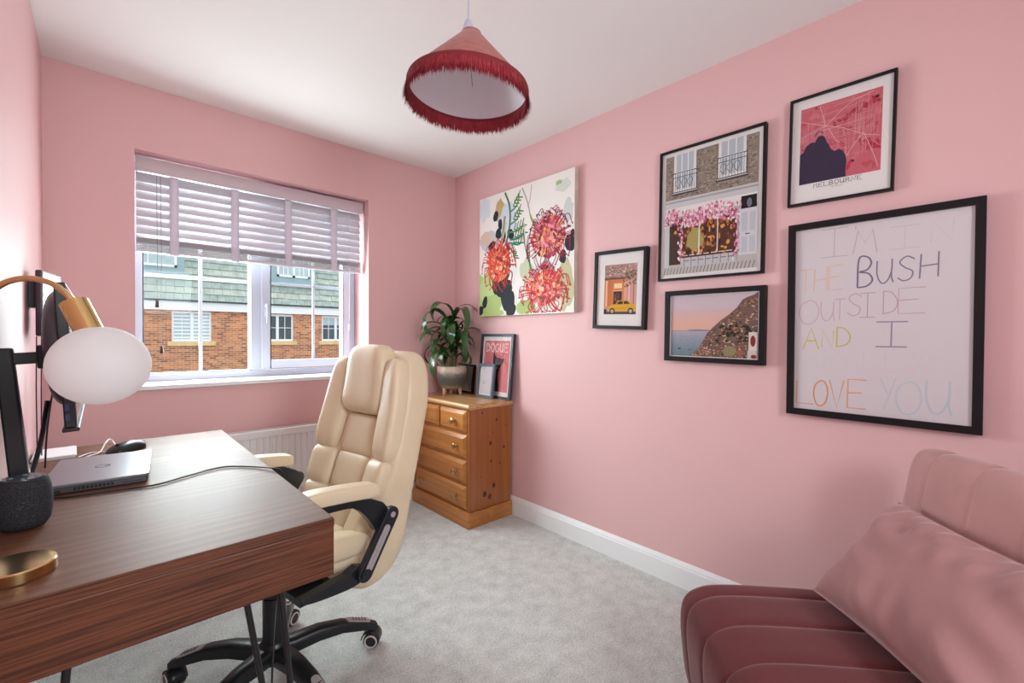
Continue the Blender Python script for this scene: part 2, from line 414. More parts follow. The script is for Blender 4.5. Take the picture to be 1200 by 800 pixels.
hw = MB(); xs = hl
for a, b, _ in wins:
    hw.box(xs, a, 0, .3, 0, zf0).box(a, b, 0, .3, 0, wz0).box(a, b, 0, .3, wz1, zf0+.0); xs = b
hw.box(xs, hr, 0, .3, 0, zf0)
part(ho, 'brick_wall', hw, BRICK)
part(ho, 'fascia_board', MB().box(hl, hr, -.12, .1, zf0+.002, zf1-.02), HWHITE)
part(ho, 'gutter', MB().box(hl, hr, -.2, -.1, zf1-.015, zf1+.03), mat('dark_gutter', (60, 66, 66), .5))
for a, b, kind in wins:
    w = part(ho, 'house_window', MB().box(a, a+.07, .05, .12, wz0, wz1).box(b-.07, b, .05, .12, wz0, wz1).box(a+.07, b-.07, .05, .12, wz0, wz0+.08).box(a+.07, b-.07, .05, .12, wz1-.08, wz1).box((a+b)/2-.05, (a+b)/2+.05, .05, .12, wz0+.08, wz1-.08), HWHITE)
    for p, (u, v) in enumerate(((a+.07, (a+b)/2-.05), ((a+b)/2+.05, b-.07))):
        part(w, 'pane', MB().box(u, v, .1, .11, wz0+.08, wz1-.08), PANEB if kind == 'blind' else PANE)
        part(w, 'glazing_bar', MB().box((u+v)/2-.012, (u+v)/2+.012, .085, .099, wz0+.08, wz1-.08), HWHITE)
        if kind != 'blind': part(w, 'glazing_bar', MB().box(u, v, .075, .084, (wz0+wz1)/2-.012, (wz0+wz1)/2+.012), HWHITE)
        if kind == 'half': part(w, 'roller_blind', MB().box(u, v, .0991, .0999, (wz0+wz1)/2+.15, wz1-.08), PANEB)
        if kind == 'blind':
            for q in range(7): part(w, 'blind_slat', MB().box(u, v, .0985, .0995, wz0+.12+.13*q, wz0+.18+.13*q), HWHITE)
    part(ho, 'stone_sill', MB().box(a-.12, b+.12, -.06, .12, wz0-.16, wz0-.002), STONE, bevel=.01)
# mansard slope: each slate course its own strip of separate slates
sl = rad(68); ch = .27
def slate_row(seed):
    rnd = random.Random(seed); m = MB(); x = hl
    while x < hr:
        w = rnd.uniform(.24, .31); g = rnd.uniform(-.006, .006); th = rnd.uniform(.05, .075)
        m.box(x+.004, x+w-.004, -th, 0, -.012+g, ch+.03); x += w
    return m
rm = [slate_row(k).data('slate_course', TILE if k % 2 else TILE2) for k in range(3)]
tilt = -(pi/2-sl)
for k in range(13):
    dd = k*ch
    o = part(ho, 'slate_course', rm[k % 3], None, loc=((k*.137) % .4-.2, -.13+dd*cos(sl), zf1+.02+dd*sin(sl)), rot=(tilt-.17, 0, 0))
rt_ = 13*ch
part(ho, 'roof_deck', MB().prism([(-.11, zf1-.02), (-.11+rt_*cos(sl)+.05, zf1+rt_*sin(sl)), (6, zf1+rt_*sin(sl)+1.6), (6, zf1-.02)], 0, hl, hr), TILE2)
for a, b in ((hx(-.55), hx(2.05)), (hx(4.62), hx(6.16)), (hx(-6.8), hx(-4.6)), (hx(10.0), hx(11.8))):
    z0d = hz(3.13)+zo; z1d = z0d+1.55
    dm = part(ho, 'dormer', MB().box(a, b, -.02, 1.6, z0d, z1d), LEAD, label='blue grey dormer cheek')
    part(dm, 'dormer_apron', MB().box(a-.12, b+.12, -.06, .02, z0d-.06, z0d+.05), LEAD)
    part(dm, 'dormer_roof', MB().box(a-.15, b+.15, -.15, 1.7, z1d, z1d+.14), HWHITE)
    wa, wb_, w0, w1 = a+.22, b-.22, z0d+.22, z1d-.12
    part(dm, 'dormer_window', MB().box(wa, wa+.07, -.06, -.02, w0, w1).box(wb_-.07, wb_, -.06, -.02, w0, w1).box(wa, wb_, -.06, -.02, w0, w0+.08).box(wa, wb_, -.06, -.02, w1-.08, w1).box((wa+wb_)/2-.05, (wa+wb_)/2+.05, -.06, -.02, w0, w1), HWHITE)
    for u, v in ((wa+.07, (wa+wb_)/2-.05), ((wa+wb_)/2+.05, wb_-.07)):
        part(dm, 'pane', MB().box(u, v, -.035, -.025, w0+.08, w1-.08), PANEB)
        for q in (1, 2): part(dm, 'glazing_bar', MB().box(u+(v-u)*q/3-.014, u+(v-u)*q/3+.014, -.05, -.036, w0+.08, w1-.08), HWHITE)
struct('ground_outside', MB().box(-40, 40, y1+.1, 60, -2.95, -2.75), mat('street_asphalt', (120, 120, 118), .9, noise=.1, nscale=3), 'grey street below the window', 'ground')

# ------------------------------------------------------------------ pendant lamp
PL = thing('pendant_lamp', 'dusty pink velvet cone pendant lamp with crimson fringe hanging from ceiling', 'lamp', (.915, 1.215, 2.0))
VELV = mat('dusty_rose_velvet', (176, 108, 100), .85, noise=.12, nscale=40, sheen=.4)
LINE = mat('pale_shade_lining', (232, 230, 236), .7)
TRIM = mat('maroon_braid_trim', (128, 36, 44), .8, bump=.3, bscale=300)
FRG = mat('crimson_fringe_thread', (158, 40, 52), .7, noise=.25, nscale=60)
part(PL, 'ceiling_rose', MB().lathe([(.045, .400), (.045, .385), (.03, .372), (.006, .368)], 24), UPVC, smooth=True)
part(PL, 'cord', MB().tube([(0, 0, .37), (0, 0, .235)], .003, 8), UPVC, smooth=True)
part(PL, 'lamp_holder', MB().lathe([(.004, .245), (.011, .238), (.017, .222), (.019, .205), (.019, .192)], 20), UPVC, smooth=True)
shade = thing('x', '', ''); bpy.data.objects.remove(shade)
tl = Matrix.Rotation(rad(3.0), 4, Vector((sin(yaw), cos(yaw), 0)))
def tilted(o): o.matrix_local = tl; return o
R0 = .200
tilted(part(PL, 'shade', MB().lathe([(.030, .197), (R0, .012), (R0+.001, .0)], 72, cap=False), VELV, smooth=True))
tilted(part(PL, 'shade_lining', MB().lathe([(.028, .193), (R0-.003, .010), (R0-.002, .0)], 72, cap=False), LINE, smooth=True))
tilted(part(PL, 'shade_ring', MB().lathe([(.033, .199), (.033, .193), (.018, .193), (.018, .199), (.033, .199)], 32, cap=False), VELV))
tilted(part(PL, 'trim_band', MB().lathe([(R0+.002, .016), (R0+.004, .010), (R0+.004, -.002), (R0-.004, -.002), (R0-.004, .008)], 72, cap=False), TRIM, smooth=True))
fm = MB(); rf = random.Random(3)
for k in range(3600):
    a = 2*pi*k/3600+rf.uniform(-.003, .003); r = R0+rf.uniform(-.004, .004); ln = .042+rf.uniform(-.010, .010)
    dr = rf.uniform(-.006, .016); da = rf.uniform(-.02, .02); w = .0016
    def P(a, r, z): return (r*cos(a), r*sin(a), z)
    wa = w/r
    fm.add([P(a-wa, r, .004), P(a+wa, r, .004), P(a+da*.4+wa, r+dr*.4, -ln*.5), P(a+da*.4-wa, r+dr*.4, -ln*.5), P(a+da, r+dr, -ln)], [(0, 1, 2, 3), (3, 2, 4)])
fo = tilted(part(PL, 'fringe', fm, FRG)); fo['kind'] = 'stuff'
part(PL, 'bulb_wire', MB().tube([(0, 0, .192), (.01, -.01, .02)], .0008, 5), BLACKM)

# ------------------------------------------------------------------ desk
DKX0, DKX1, DKY0, DKY1, DKZ0, DKZ1 = -.172, .4103, 1.0676, 2.3949, .612, .75
DW0, DW1, DW2 = (70, 36, 22), (112, 62, 38), (150, 92, 60)
DESKT = wood('dark_oak_veneer_top', (104, 68, 52), (128, 88, 68), (150, 108, 86), 0, 1.0, .5, 0, 9, 7, .2); DESKT.node_tree.nodes['Principled BSDF'].inputs['Specular IOR Level'].default_value = .14
DESKE = grain('dark_oak_veneer_end', (70, 37, 23), (100, 56, 35), (118, 70, 45), 0)
dk = thing('desk', 'dark oak writing desk with black hairpin legs along the left wall', 'desk', ((DKX0+DKX1)/2, (DKY0+DKY1)/2, 0))
cx, cy = dk.location.x, dk.location.y
hx2, hy2 = (DKX1-DKX0)/2, (DKY1-DKY0)/2
tk = .022
part(dk, 'desktop', MB().box(-hx2, hx2, -hy2+.0015, hy2, DKZ1-tk, DKZ1), DESKT, bevel=.003, seg=3)
part(dk, 'end_panel', MB().box(-hx2, hx2, -hy2, -hy2+tk, DKZ0, DKZ1-tk-.0003), DESKE, bevel=.002)
part(dk, 'end_panel', MB().box(-hx2, hx2, hy2-tk, hy2, DKZ0, DKZ1-tk-.0003), DESKE, bevel=.002)
part(dk, 'edge_band', MB().box(-hx2, hx2, -hy2-.0006, -hy2+.001, DKZ1-tk+.0005, DKZ1-.003), DESKE)
part(dk, 'bottom_panel', MB().box(-hx2, hx2-.02, -hy2+tk, hy2-tk, DKZ0, DKZ0+.015), DESKE)
part(dk, 'back_panel', MB().box(-hx2, -hx2+.018, -hy2+tk, hy2-tk, DKZ0+.0155, DKZ1-tk-.0003), DESKE)
DESKF = grain('dark_oak_veneer_front', (70, 37, 23), (100, 56, 35), (118, 70, 45), 1)
for y0, y1_ in ((-hy2+tk+.003, -.0015), (.0015, hy2-tk-.003)):
    part(dk, 'drawer_front', MB().box(hx2-.019, hx2-.001, y0, y1_, DKZ0+.003, DKZ1-tk-.003), DESKF, bevel=.0015)
for sx in (-1, 1):
    for sy in (-1, 1):
        # hairpin: two rods meeting at a rounded foot
        fx, fy = sx*(hx2-.055), sy*(hy2+.045) if sy < 0 else hy2-.06
        if sy < 0: fy = -hy2+.0
        ax, ay = sx*(hx2-(.112 if sx > 0 else .060)), sy*(hy2-.018) if sy < 0 else hy2-.06
        bx, by = sx*(hx2-(.180 if sx > 0 else .128)), ay
        if sy > 0: ay = by = hy2-.05
        lg = MB()
        pts = cat([(ax, ay, DKZ0-.004), ((ax*.4+fx*.6), (ay*.4+fy*.6), .2), (fx+sx*.004, fy, .02), (fx-sx*.008, fy, .006), (fx-sx*.022, fy, .02), ((bx*.4+(fx-sx*.02)*.6), (by*.4+fy*.6), .2), (bx, by, DKZ0-.004)], 5)
        lg.tube(pts, .0065, 10)
        part(dk, 'hairpin_leg', lg, BLACKM, smooth=True)
        part(dk, 'leg_plate', MB().box(min(ax, bx)-.02, max(ax, bx)+.02, ay-.02 if sy > 0 else ay-.01, ay+.05 if sy < 0 else ay+.01, DKZ0-.004, DKZ0-.0003), BLACKM)

# ------------------------------------------------------------------ office chair
CREAM = mat('cream_leather', (227, 208, 176), .42, noise=.05, nscale=6, bump=.12, bscale=140, bdist=.0015)
CREAMB = CREAM
PLAS = mat('black_chair_plastic', (27, 31, 35), .33)
SILV = mat('satin_silver_plastic', (190, 182, 184), .35, .4)
CHR = mat('chrome', (215, 215, 218), .1, 1)
RING = mat('pale_caster_ring', (214, 196, 190), .5)
CH = thing('office_chair', 'cream leather executive swivel chair with padded arms at the desk', 'chair', (.43, 1.64, 0), rad(10))
# star base
def base_leg():
    prof = [(.02, .150, .030, .045), (.06, .147, .029, .044), (.14, .150, .025, .042), (.22, .138, .022, .036), (.29, .112, .020, .030), (.335, .092, .017, .025), (.350, .084, .012, .018)]
    m = MB(); vs = []; n = 8
    for r, z, w, h in prof:
        vs += [(r, -w, z-h), (r, w, z-h), (r, w*1.05, z-h*.45), (r, w, z-h*.12), (r, w*.75, z), (r, -w*.75, z), (r, -w, z-h*.12), (r, -w*1.05, z-h*.45)]
    k = len(prof)
    fs = [(i*n+j, i*n+(j+1) % n, (i+1)*n+(j+1) % n, (i+1)*n+j) for i in range(k-1) for j in range(n)]+[tuple(range(n)), tuple((k-1)*n+j for j in range(n))]
    m.add(vs, fs); return m.data('base_leg', PLAS, True, 0, 2, 50)
def pad_mesh():
    m = MB()
    def zt(r): return .141-(r-.22)*.37 if r < .29 else .1152-(r-.29)*.44
    out = rounded(.235, .325, -.0135, .0135, .012, 5)
    n = len(out); vs = [(x, y, zt(x)-.002) for x, y in out]+[(x, y, zt(x)+.003) for x, y in out]
    m.add(vs, [tuple(range(n-1, -1, -1)), tuple(range(n, 2*n))]+[(k, (k+1) % n, (k+1) % n+n, k+n) for k in range(n)])
    return m.data('foot_pad', SILV)
def rib_mesh():
    m = MB()
    for r in (.262, .273, .284, .295, .306):
        z = (.141-(r-.22)*.37 if r < .29 else .1152-(r-.29)*.44)+.003
        m.box(r-.0015, r+.0015, -.010, .010, z-.001, z+.0012)
    return m.data('pad_ribs', PLAS)
BLm, PDm, RBm = base_leg(), pad_mesh(), rib_mesh()
wheel = MB().lathe([(.004, -.011), (.024, -.011), (.0285, -.008), (.029, 0), (.0285, .008), (.024, .011), (.004, .011)], 24)
wm = MB(); wm.v = [(x, z, y) for x, y, z in wheel.v]; wm.f = wheel.f
WHm = wm.data('wheel', PLAS, True)
rg = MB().lathe([(.0185, .0), (.0245, .0), (.0235, .003), (.0195, .003), (.0185, .0)], 24, cap=False)
rgm = MB(); rgm.v = [(x, z, y) for x, y, z in rg.v]; rgm.f = rg.f; RGm = rgm.data('wheel_ring', RING, True)
hood = MB()
for sgn in (-1, 1):
    pass
HDm = MB().grid(lambda u, v: (.034*cos(pi*1.05*u-.25), (v-.5)*.052, .034*sin(pi*1.05*u-.25)), 12, 4).data('caster_hood', PLAS, True)
for k in range(5):
    a = rad(-6-10+72*k)
    L = part(CH, 'base_leg', BLm, None, rot=(0, 0, a))
    part(L, 'foot_pad', PDm, None); part(L, 'pad_ribs', RBm, None)
    c = part(CH, 'caster', MB().tube([(0, 0, .045), (0, 0, .088)], .012, 12).tube([(0, -.024, .030), (0, .024, .030)], .007, 10), PLAS, smooth=True, loc=(.335*cos(a), .335*sin(a), 0), rot=(0, 0, a+rad(-35)))
    hd_ = part(c, 'caster_hood', HDm, None, loc=(-.004, 0, .031))
    sm_ = hd_.modifiers.new('s', 'SOLIDIFY'); sm_.thickness = .003
    for s_ in (-1, 1):
        part(c, 'wheel', WHm, None, loc=(0, s_*.0155, .0295))
        part(c, 'wheel_ring', RGm, None, loc=(0, s_*.0268, .0295), rot=(0, 0, 0 if s_ > 0 else pi))
part(CH, 'base_hub', MB().lathe([(.022, .085), (.040, .09), (.046, .115), (.046, .148), (.036, .160)], 28), PLAS, smooth=True)
part(CH, 'gas_lift_cover', MB().lathe([(.036, .158), (.036, .300), (.034, .306), (.028, .306)], 28), PLAS, smooth=True)
part(CH, 'gas_lift_collar', MB().lathe([(.028, .306), (.031, .309), (.031, .352), (.0285, .356)], 28), PLAS, smooth=True)
part(CH, 'gas_lift_ring', MB().lathe([(.0285, .356), (.030, .358), (.030, .364), (.027, .366)], 28), CHR, smooth=True)
part(CH, 'gas_lift_column', MB().lathe([(.025, .366), (.025, .400)], 28), PLAS, smooth=True)
mech = part(CH, 'tilt_mechanism', MB().box(-.12, .12, -.09, .09, .395, .425), PLAS, bevel=.008)
part(mech, 'height_lever', MB().tube(cat([(-.02, -.09, .405), (-.03, -.17, .40), (-.05, -.24, .398)], 4), .005, 8), PLAS, smooth=True)
part(mech, 'tension_knob', MB().lathe([(.02, .355), (.026, .36), (.026, .385), (.015, .3945)], 20, (-.09, 0, 0)), PLAS, smooth=True)
# seat
def seat_fn(x, y, z):
    q = (x+.06)/.27
    return (x, y, z+.030*(-q)*.9 - (.03*max(0, -q-.55)**2*6) + .014*abs(y/.26)**2)
part(CH, 'seat_pan', MB().puff((-.05, 0, .452), (.26, .255, .028), .35, .35, 28, 8, seat_fn), CREAM, smooth=True, angle=80)
part(CH, 'seat_cushion', MB().puff((-.06, 0, .497), (.262, .150, .040), .45, .30, 32, 12, seat_fn), CREAM, smooth=True, angle=80)
for s_ in (-1, 1):
    part(CH, 'seat_bolster', MB().puff((-.045, s_*.205, .500), (.255, .062, .043), .6, .45, 28, 12, seat_fn), CREAM, smooth=True, angle=80)
# backrest along a curved spine
SPN = [Vector(q) for q in ((.112, 0, .285), (.150, 0, .335), (.205, 0, .400), (.262, 0, .480), (.318, 0, .600), (.366, 0, .740), (.406, 0, .880), (.430, 0, 1.015), (.438, 0, 1.165), (.436, 0, 1.26))]
SC_ = cat(SPN, 16)
acc = [0]
for a, b in zip(SC_, SC_[1:]): acc.append(acc[-1]+(b-a).length)
def spine(t):
    t = max(0, min(acc[-1]-1e-4, t+.148)); i = max(k for k in range(len(acc)) if acc[k] <= t); i = min(i, len(SC_)-2)
    f = (t-acc[i])/(acc[i+1]-acc[i]); p = SC_[i].lerp(SC_[i+1], f); d = (SC_[i+1]-SC_[i]).normalized()
    return p, d
TL = .80
def wid(t):
    q = t/TL
    return .86+.20*sin(pi*min(1, max(0, q*.9+.08)))**1.2
def back_fn(s, t, n):
    p, d = spine(t); nrm = Vector((-d.z, 0, d.x))     # towards the sitter
    ss = s*wid(t)
    return p+nrm*(n+.55*ss*ss)+Vector((0, 1, 0))*ss
def core_fn(s, t, n): return back_fn(s, t, n*(1+.75*math.exp(-((t-.03)/.15)**2)) if n < 0 else n)
bk = part(CH, 'backrest', MB().puff((0, .338, -.035), (.238, .432, .080), .5, .28, 44, 24, core_fn), CREAM, smooth=True, angle=80)
CN = .042
for t0, t1 in ((.055, .20), (.20, .345), (.345, .50)):
    part(bk, 'back_cushion_panel', MB().puff((0, (t0+t1)/2, CN-.012), (.098, (t1-t0)/2+.006, .036), .5, .33, 28, 10, back_fn), CREAM, smooth=True, angle=80)
part(bk, 'headrest', MB().puff((0, .648, CN+.004), (.128, .145, .056), .55, .42, 32, 14, back_fn), CREAM, smooth=True, angle=80)
for s_ in (-1, 1):
    for t0, t1, w_, off, th in ((.045, .20, .060, .160, .040), (.20, .345, .060, .163, .042), (.345, .735, .060, .170, .050)):
        part(bk, 'side_bolster', MB().puff((s_*off, (t0+t1)/2, CN-.008), (w_, (t1-t0)/2+.006, th), .6, .42, 24, 14, back_fn), CREAM, smooth=True, angle=80)
# arms
for s_ in (-1, 1):
    y = s_*.285; xf = -.055 if s_ < 0 else .045; xc = (xf+.198)/2; xh = (.198-xf)/2
    def arm_fn(x, yy, z, y=y):
        q = (x-.04)/.16
        return (x, y+yy, z-.016*(q)-.012*max(0, -q-.4)**2+.006*(1-q*q))
    ar = part(CH, 'armrest', MB().puff((xc, 0, .690), (xh, .034, .023), .35, .30, 36, 10, arm_fn), CREAM, smooth=True, angle=70)
    def plate(outline, t=.016, yy=0): return MB().prism(outline, 1, y+yy-t, y+yy+t)
    brk = [tuple(v) for v in cat([(xf+.01, 0, .672), (.09, 0, .666), (.13, 0, .660), (.172, 0, .650)], 5)]
    low = [tuple(v) for v in cat([(.240, 0, .575), (.215, 0, .560), (.195, 0, .535), (.17, 0, .57), (.145, 0, .605), (.115, 0, .632), (.08, 0, .645), (xf+.01, 0, .654)], 5)]
    out = [(q[0], q[2]) for q in brk]+[(.215, .628), (.245, .592)]+[(q[0], q[2]) for q in low]
    part(ar, 'arm_bracket', plate(out), PLAS, bevel=.003)
    # diagonal link with a silver inlay
    P1 = Vector((.238, 0, .585)); P2 = Vector((.135, 0, .425)); dv = (P2-P1).normalized(); nv = Vector((dv.z, 0, -dv.x)); rr = .026
    ol = []
    for k in range(9): a = rad(180*k/8); q = P2+nv*rr*cos(a)+dv*rr*sin(a); ol.append((q.x, q.z))
    for k in range(9): a = rad(180*k/8); q = P1-nv*rr*cos(a)-dv*rr*sin(a); ol.append((q.x, q.z))
    lk = part(CH, 'arm_link', plate(ol, .010, s_*.027), PLAS, bevel=.003)
    il = []
    A = P1+dv*.045; B = P2-dv*.020; ri = .012
    for k in range(9): a = rad(180*k/8); q = B+nv*ri*cos(a)+dv*ri*sin(a); il.append((q.x, q.z))
    for k in range(9): a = rad(180*k/8); q = A-nv*ri*cos(a)-dv*ri*sin(a); il.append((q.x, q.z))
    part(lk, 'silver_inlay', plate(il, .0016, s_*.038), SILV)
    part(lk, 'silver_ridge', MB().tube([(A.x, y+s_*.040, A.z), (B.x, y+s_*.040, B.z)], .002, 6), SILV)
    part(lk, 'pivot_cap', MB().tube([(P1.x, y+s_*.036, P1.z), (P1.x, y+s_*.0395, P1.z)], .0095, 16), SILV)
    part(lk, 'pivot_bolt', MB().tube([(P2.x, y+s_*.020, P2.z), (P2.x, y+s_*.041, P2.z)], .018, 20), PLAS)
    bar = [tuple(v) for v in cat([(.155, 0, .400), (.10, 0, .392), (.04, 0, .395), (-.02, 0, .402), (-.06, 0, .410)], 5)]
    bt = [(-.065, .426), (-.02, .430), (.08, .438), (.118, .452), (.150, .440), (.162, .420)]
    part(CH, 'arm_rail', MB().prism([(q[0], q[2]) for q in bar]+bt, 1, y-.018+s_*.000, y+.016), PLAS, bevel=.003)
    part(CH, 'rail_bridge', MB().box(-.06, .06, min(y, s_*.09), max(y-.0, s_*.09) if s_ > 0 else -.09, .398, .418), PLAS)

# ------------------------------------------------------------------ chest of drawers
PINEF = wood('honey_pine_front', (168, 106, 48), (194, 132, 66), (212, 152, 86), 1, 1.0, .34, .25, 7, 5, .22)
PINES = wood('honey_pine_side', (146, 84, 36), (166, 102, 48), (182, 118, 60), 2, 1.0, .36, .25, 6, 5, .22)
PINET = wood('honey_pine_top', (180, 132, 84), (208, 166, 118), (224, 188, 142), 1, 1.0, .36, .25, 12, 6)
KNOT = mat('dark_pine_knot', (74, 38, 18), .5)
cx0, cx1, cy0, cy1 = 1.660, 2.008, 2.180, 2.820
CD = thing('chest_of_drawers', 'honey pine chest of drawers with brass knobs in the corner', 'chest', (cx0, cy0, 0))
dxx, dyy = cx1-cx0, cy1-cy0
part(CD, 'plinth', MB().prism([(-.014, 0), (-.014, .082), (-.004, .096), (dxx, .096), (dxx, 0)], 1, -.014, dyy+.014), PINEF, bevel=.002)
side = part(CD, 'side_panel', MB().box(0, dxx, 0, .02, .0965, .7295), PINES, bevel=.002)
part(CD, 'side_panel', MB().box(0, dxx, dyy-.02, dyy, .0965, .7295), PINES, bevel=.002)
part(CD, 'back_board', MB().box(dxx-.01, dxx-.0005, .0205, dyy-.0205, .0965, .7295), PINES)
part(CD, 'top_board', MB().prism([(-.018, .742), (-.018, .752), (-.012, .761), (dxx, .761), (dxx, .730), (-.008, .730)], 1, -.016, dyy+.012), PINET, bevel=.002)
rows = [.0965, .105, .255, .2625, .4125, .42, .570, .5775, .722, .7295]
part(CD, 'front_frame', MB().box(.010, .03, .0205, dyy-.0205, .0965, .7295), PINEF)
def drawer(y0, y1d, z0, z1, knobs):
    b = .022; g = .002
    o = MB()
    vo = [(.0, y0+g, z0+g), (.0, y1d-g, z0+g), (.0, y1d-g, z1-g), (.0, y0+g, z1-g)]
    vb = [(.0095, a, c) for _, a, c in vo]
    vi = [(-.014, y0+b, z0+b), (-.014, y1d-b, z0+b), (-.014, y1d-b, z1-b), (-.014, y0+b, z1-b)]
    o.add(vb+vo+vi, [(3, 2, 1, 0)]+[(k, (k+1) % 4, (k+1) % 4+4, k+4) for k in range(4)]+[(k+4, (k+1) % 4+4, (k+1) % 4+8, k+8) for k in range(4)]+[(8, 9, 10, 11)])
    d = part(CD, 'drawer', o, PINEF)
    for ky in knobs:
        zc = (z0+z1)/2
        kb = MB().lathe([(.018, .0), (.018, .002), (.008, .004), (.007, .014), (.012, .018), (.018, .024), (.018, .029), (.012, .033), (.002, .035)], 18)
        k2 = MB(); k2.v = [(-.013-z, ky+x, zc+y) for x, y, z in kb.v]; k2.f = kb.f
        part(d, 'knob', k2, mat('aged_brass_knob', (196, 164, 116), .28, 1), smooth=True)
yl, yr = .024, dyy-.024
for z0, z1 in ((.108, .253), (.2645, .4105), (.422, .568)):
    drawer(yl, yr, z0, z1, (.115, dyy-.115))
drawer(yl, dyy/2-.006, .5795, .7205, (.115+.02,)); drawer(dyy/2+.006, yr, .5795, .7205, (dyy-.135,))
rk = random.Random(5)
for kx, kz, kr in ((.10, .70, .006), (.22, .645, .008), (.17, .50, .011), (.285, .46, .008), (.175, .385, .007), (.20, .225, .013), (.125, .185, .015), (.165, .160, .014), (.25, .36, .005), (.09, .30, .004), (.30, .60, .004), (.19, .565, .004)):
    m = MB().lathe([(kr, 0), (kr*.98, .0006)], 14, sy=1.25); m2 = MB(); m2.v = [(kx+x, -z, kz+y) for x, y, z in m.v]; m2.f = m.f
    part(side, 'knot', m2, KNOT)

# ------------------------------------------------------------------ 2D artwork made of coloured flat shapes
class Art:
    def __init__(s, w, h): s.w = w; s.h = h; s.p = []; s.l = 0
    def poly(s, pts, col): s.l += 1; s.p.append(([(x*s.w, y*s.h) for x, y in pts], col, s.l)); return s
    def rect(s, x0, y0, x1, y1, col): return s.poly([(x0, y0), (x1, y0), (x1, y1), (x0, y1)], col)
    def blob(s, x, y, rx, ry, col, n=14, jit=0, rot=0, rnd=random):
        pts = []
        for k in range(n):
            a = 2*pi*k/n; j = 1+rnd.uniform(-jit, jit); px, py = rx*cos(a)*j, ry*sin(a)*j
            pts.append((min(1, max(0, x+px*cos(rot)-py*sin(rot))), min(1, max(0, y+px*sin(rot)+py*cos(rot)))))
        return s.poly(pts, col)
    def stroke(s, pts, w, col, taper=False, smooth=True):
        """w in metres"""
        q = [(Vector((x*s.w, y*s.h, 0))) for x, y in pts]
        if smooth and len(q) > 2: q = cat(q, 5)
        L, R = [], []; s.l += 1
        for i, p in enumerate(q):
            d = (q[min(i+1, len(q)-1)]-q[max(i-1, 0)])
            if d.length < 1e-9: continue
            d.normalize(); n_ = Vector((-d.y, d.x, 0)); ww_ = w/2*(1-.6*i/len(q) if taper else 1)
            L.append(p+n_*ww_); R.append(p-n_*ww_)
        for i in range(len(L)-1):
            s.p.append(([(v.x, v.y) for v in (L[i], L[i+1], R[i+1], R[i])], col, s.l))
        return s
    def mesh(s, name, eps=2e-6):
        """local: x right, z up, -y outwards; origin at the bottom left"""
        vs, fs, cs = [], [], []
        for pts, c, i in s.p:
            o = len(vs); vs += [(x, -i*eps, y) for x, y in pts]; fs.append(tuple(range(o, o+len(pts)))); cs.append(c)
        me = bpy.data.meshes.new(name); me.from_pydata(vs, [], fs); at = me.color_attributes.new('Col', 'FLOAT_COLOR', 'CORNER')
        buf = []
        for p, c in zip(me.polygons, cs): buf += list((*s2l(c), 1.0))*p.loop_total
        at.data.foreach_set('color', buf); me.materials.append(print_mat()); me.update(); return me
GLY = {  # stroke letters in a unit box
 'I': [[(.5, 0), (.5, 1)], [(.05, 0), (.95, 0)], [(.05, 1), (.95, 1)]], 'M': [[(0, 0), (.2, 1), (.5, .45), (.8, 1), (1, 0)]], "'": [[(.5, .75), (.5, 1)]],
 'N': [[(0, 0), (.05, 1), (.9, 0), (1, 1)]], 'T': [[(.5, 0), (.5, 1)], [(0, 1), (1, 1)]], 'H': [[(0, 0), (.05, 1)], [(1, 0), (1, 1)], [(0, .5), (1, .5)]],
 'E': [[(1, 1), (0, 1), (0, 0), (1, 0)], [(0, .52), (.75, .55)]], 'L': [[(0, 1), (0, 0), (1, 0)]], 'A': [[(0, 0), (.5, 1), (1, 0)], [(.2, .4), (.8, .4)]],
 'V': [[(0, 1), (.55, 0), (1, 1)]], 'Y': [[(0, 1), (.5, .5)], [(1, 1), (.3, 0)]],
 'B~': [[(0, 0), (.05, .95), (.6, 1), (.85, .8), (.6, .58), (.1, .52), (.7, .45), (.95, .22), (.6, .04), (0, 0)]],
 'U~': [[(0, 1), (.02, .4), (.3, .02), (.65, .1), (.88, .5), (.9, 1)], [(.885, .62), (.89, .25), (1, 0)]],
 'S~': [[(.95, .85), (.5, 1), (.1, .8), (.4, .55), (.85, .35), (.75, .08), (.35, 0), (0, .15)]],
 'O~': [[(.5, 1), (.12, .82), (0, .45), (.2, .08), (.55, 0), (.9, .2), (1, .6), (.8, .92), (.5, 1)]],
 'D~': [[(.05, 0), (.05, 1)], [(.05, 1), (.6, .92), (1, .55), (.8, .15), (.05, 0)]],
 'G~': [[(.95, .8), (.6, 1), (.2, .85), (0, .5), (.2, .12), (.6, 0), (.95, .2), (.95, .45)], [(.65, .45), (1.05, .45)]],
 'R~': [[(0, 0), (0, 1)], [(0, 1), (.6, .97), (.85, .75), (.6, .52), (0, .5)], [(.45, .5), (1, 0)]],
}
def letters(art, txt, x, y, cw, chh, gap, w, col, slope=0, shear=0, serif=0):
    for c in txt:
        if c == ' ': x += cw*.8; continue
        g = GLY.get(c+'~') or GLY.get(c); sm_ = (c+'~') in GLY
        for st in g:
            art.stroke([(x+p[0]*cw+shear*p[1]*chh, y+slope*(p[0]*cw)+p[1]*chh) for p in st], w, col, smooth=sm_)
        if serif:
            for st in g:
                for p in (st[0], st[-1]):
                    if p[1] in (0, 1): art.stroke([(x+p[0]*cw-serif, y+p[1]*chh), (x+p[0]*cw+serif, y+p[1]*chh)], w*.6, col, smooth=False)
        x += cw+gap; y += slope*(cw+gap)
FRAMEK = mat('black_picture_frame', (24, 19, 21), .5, spec=.25)
MATB = mat('white_mount_board', (236, 232, 230), .85)
PGLASS = glass_mat('picture_glass', refl=.22)
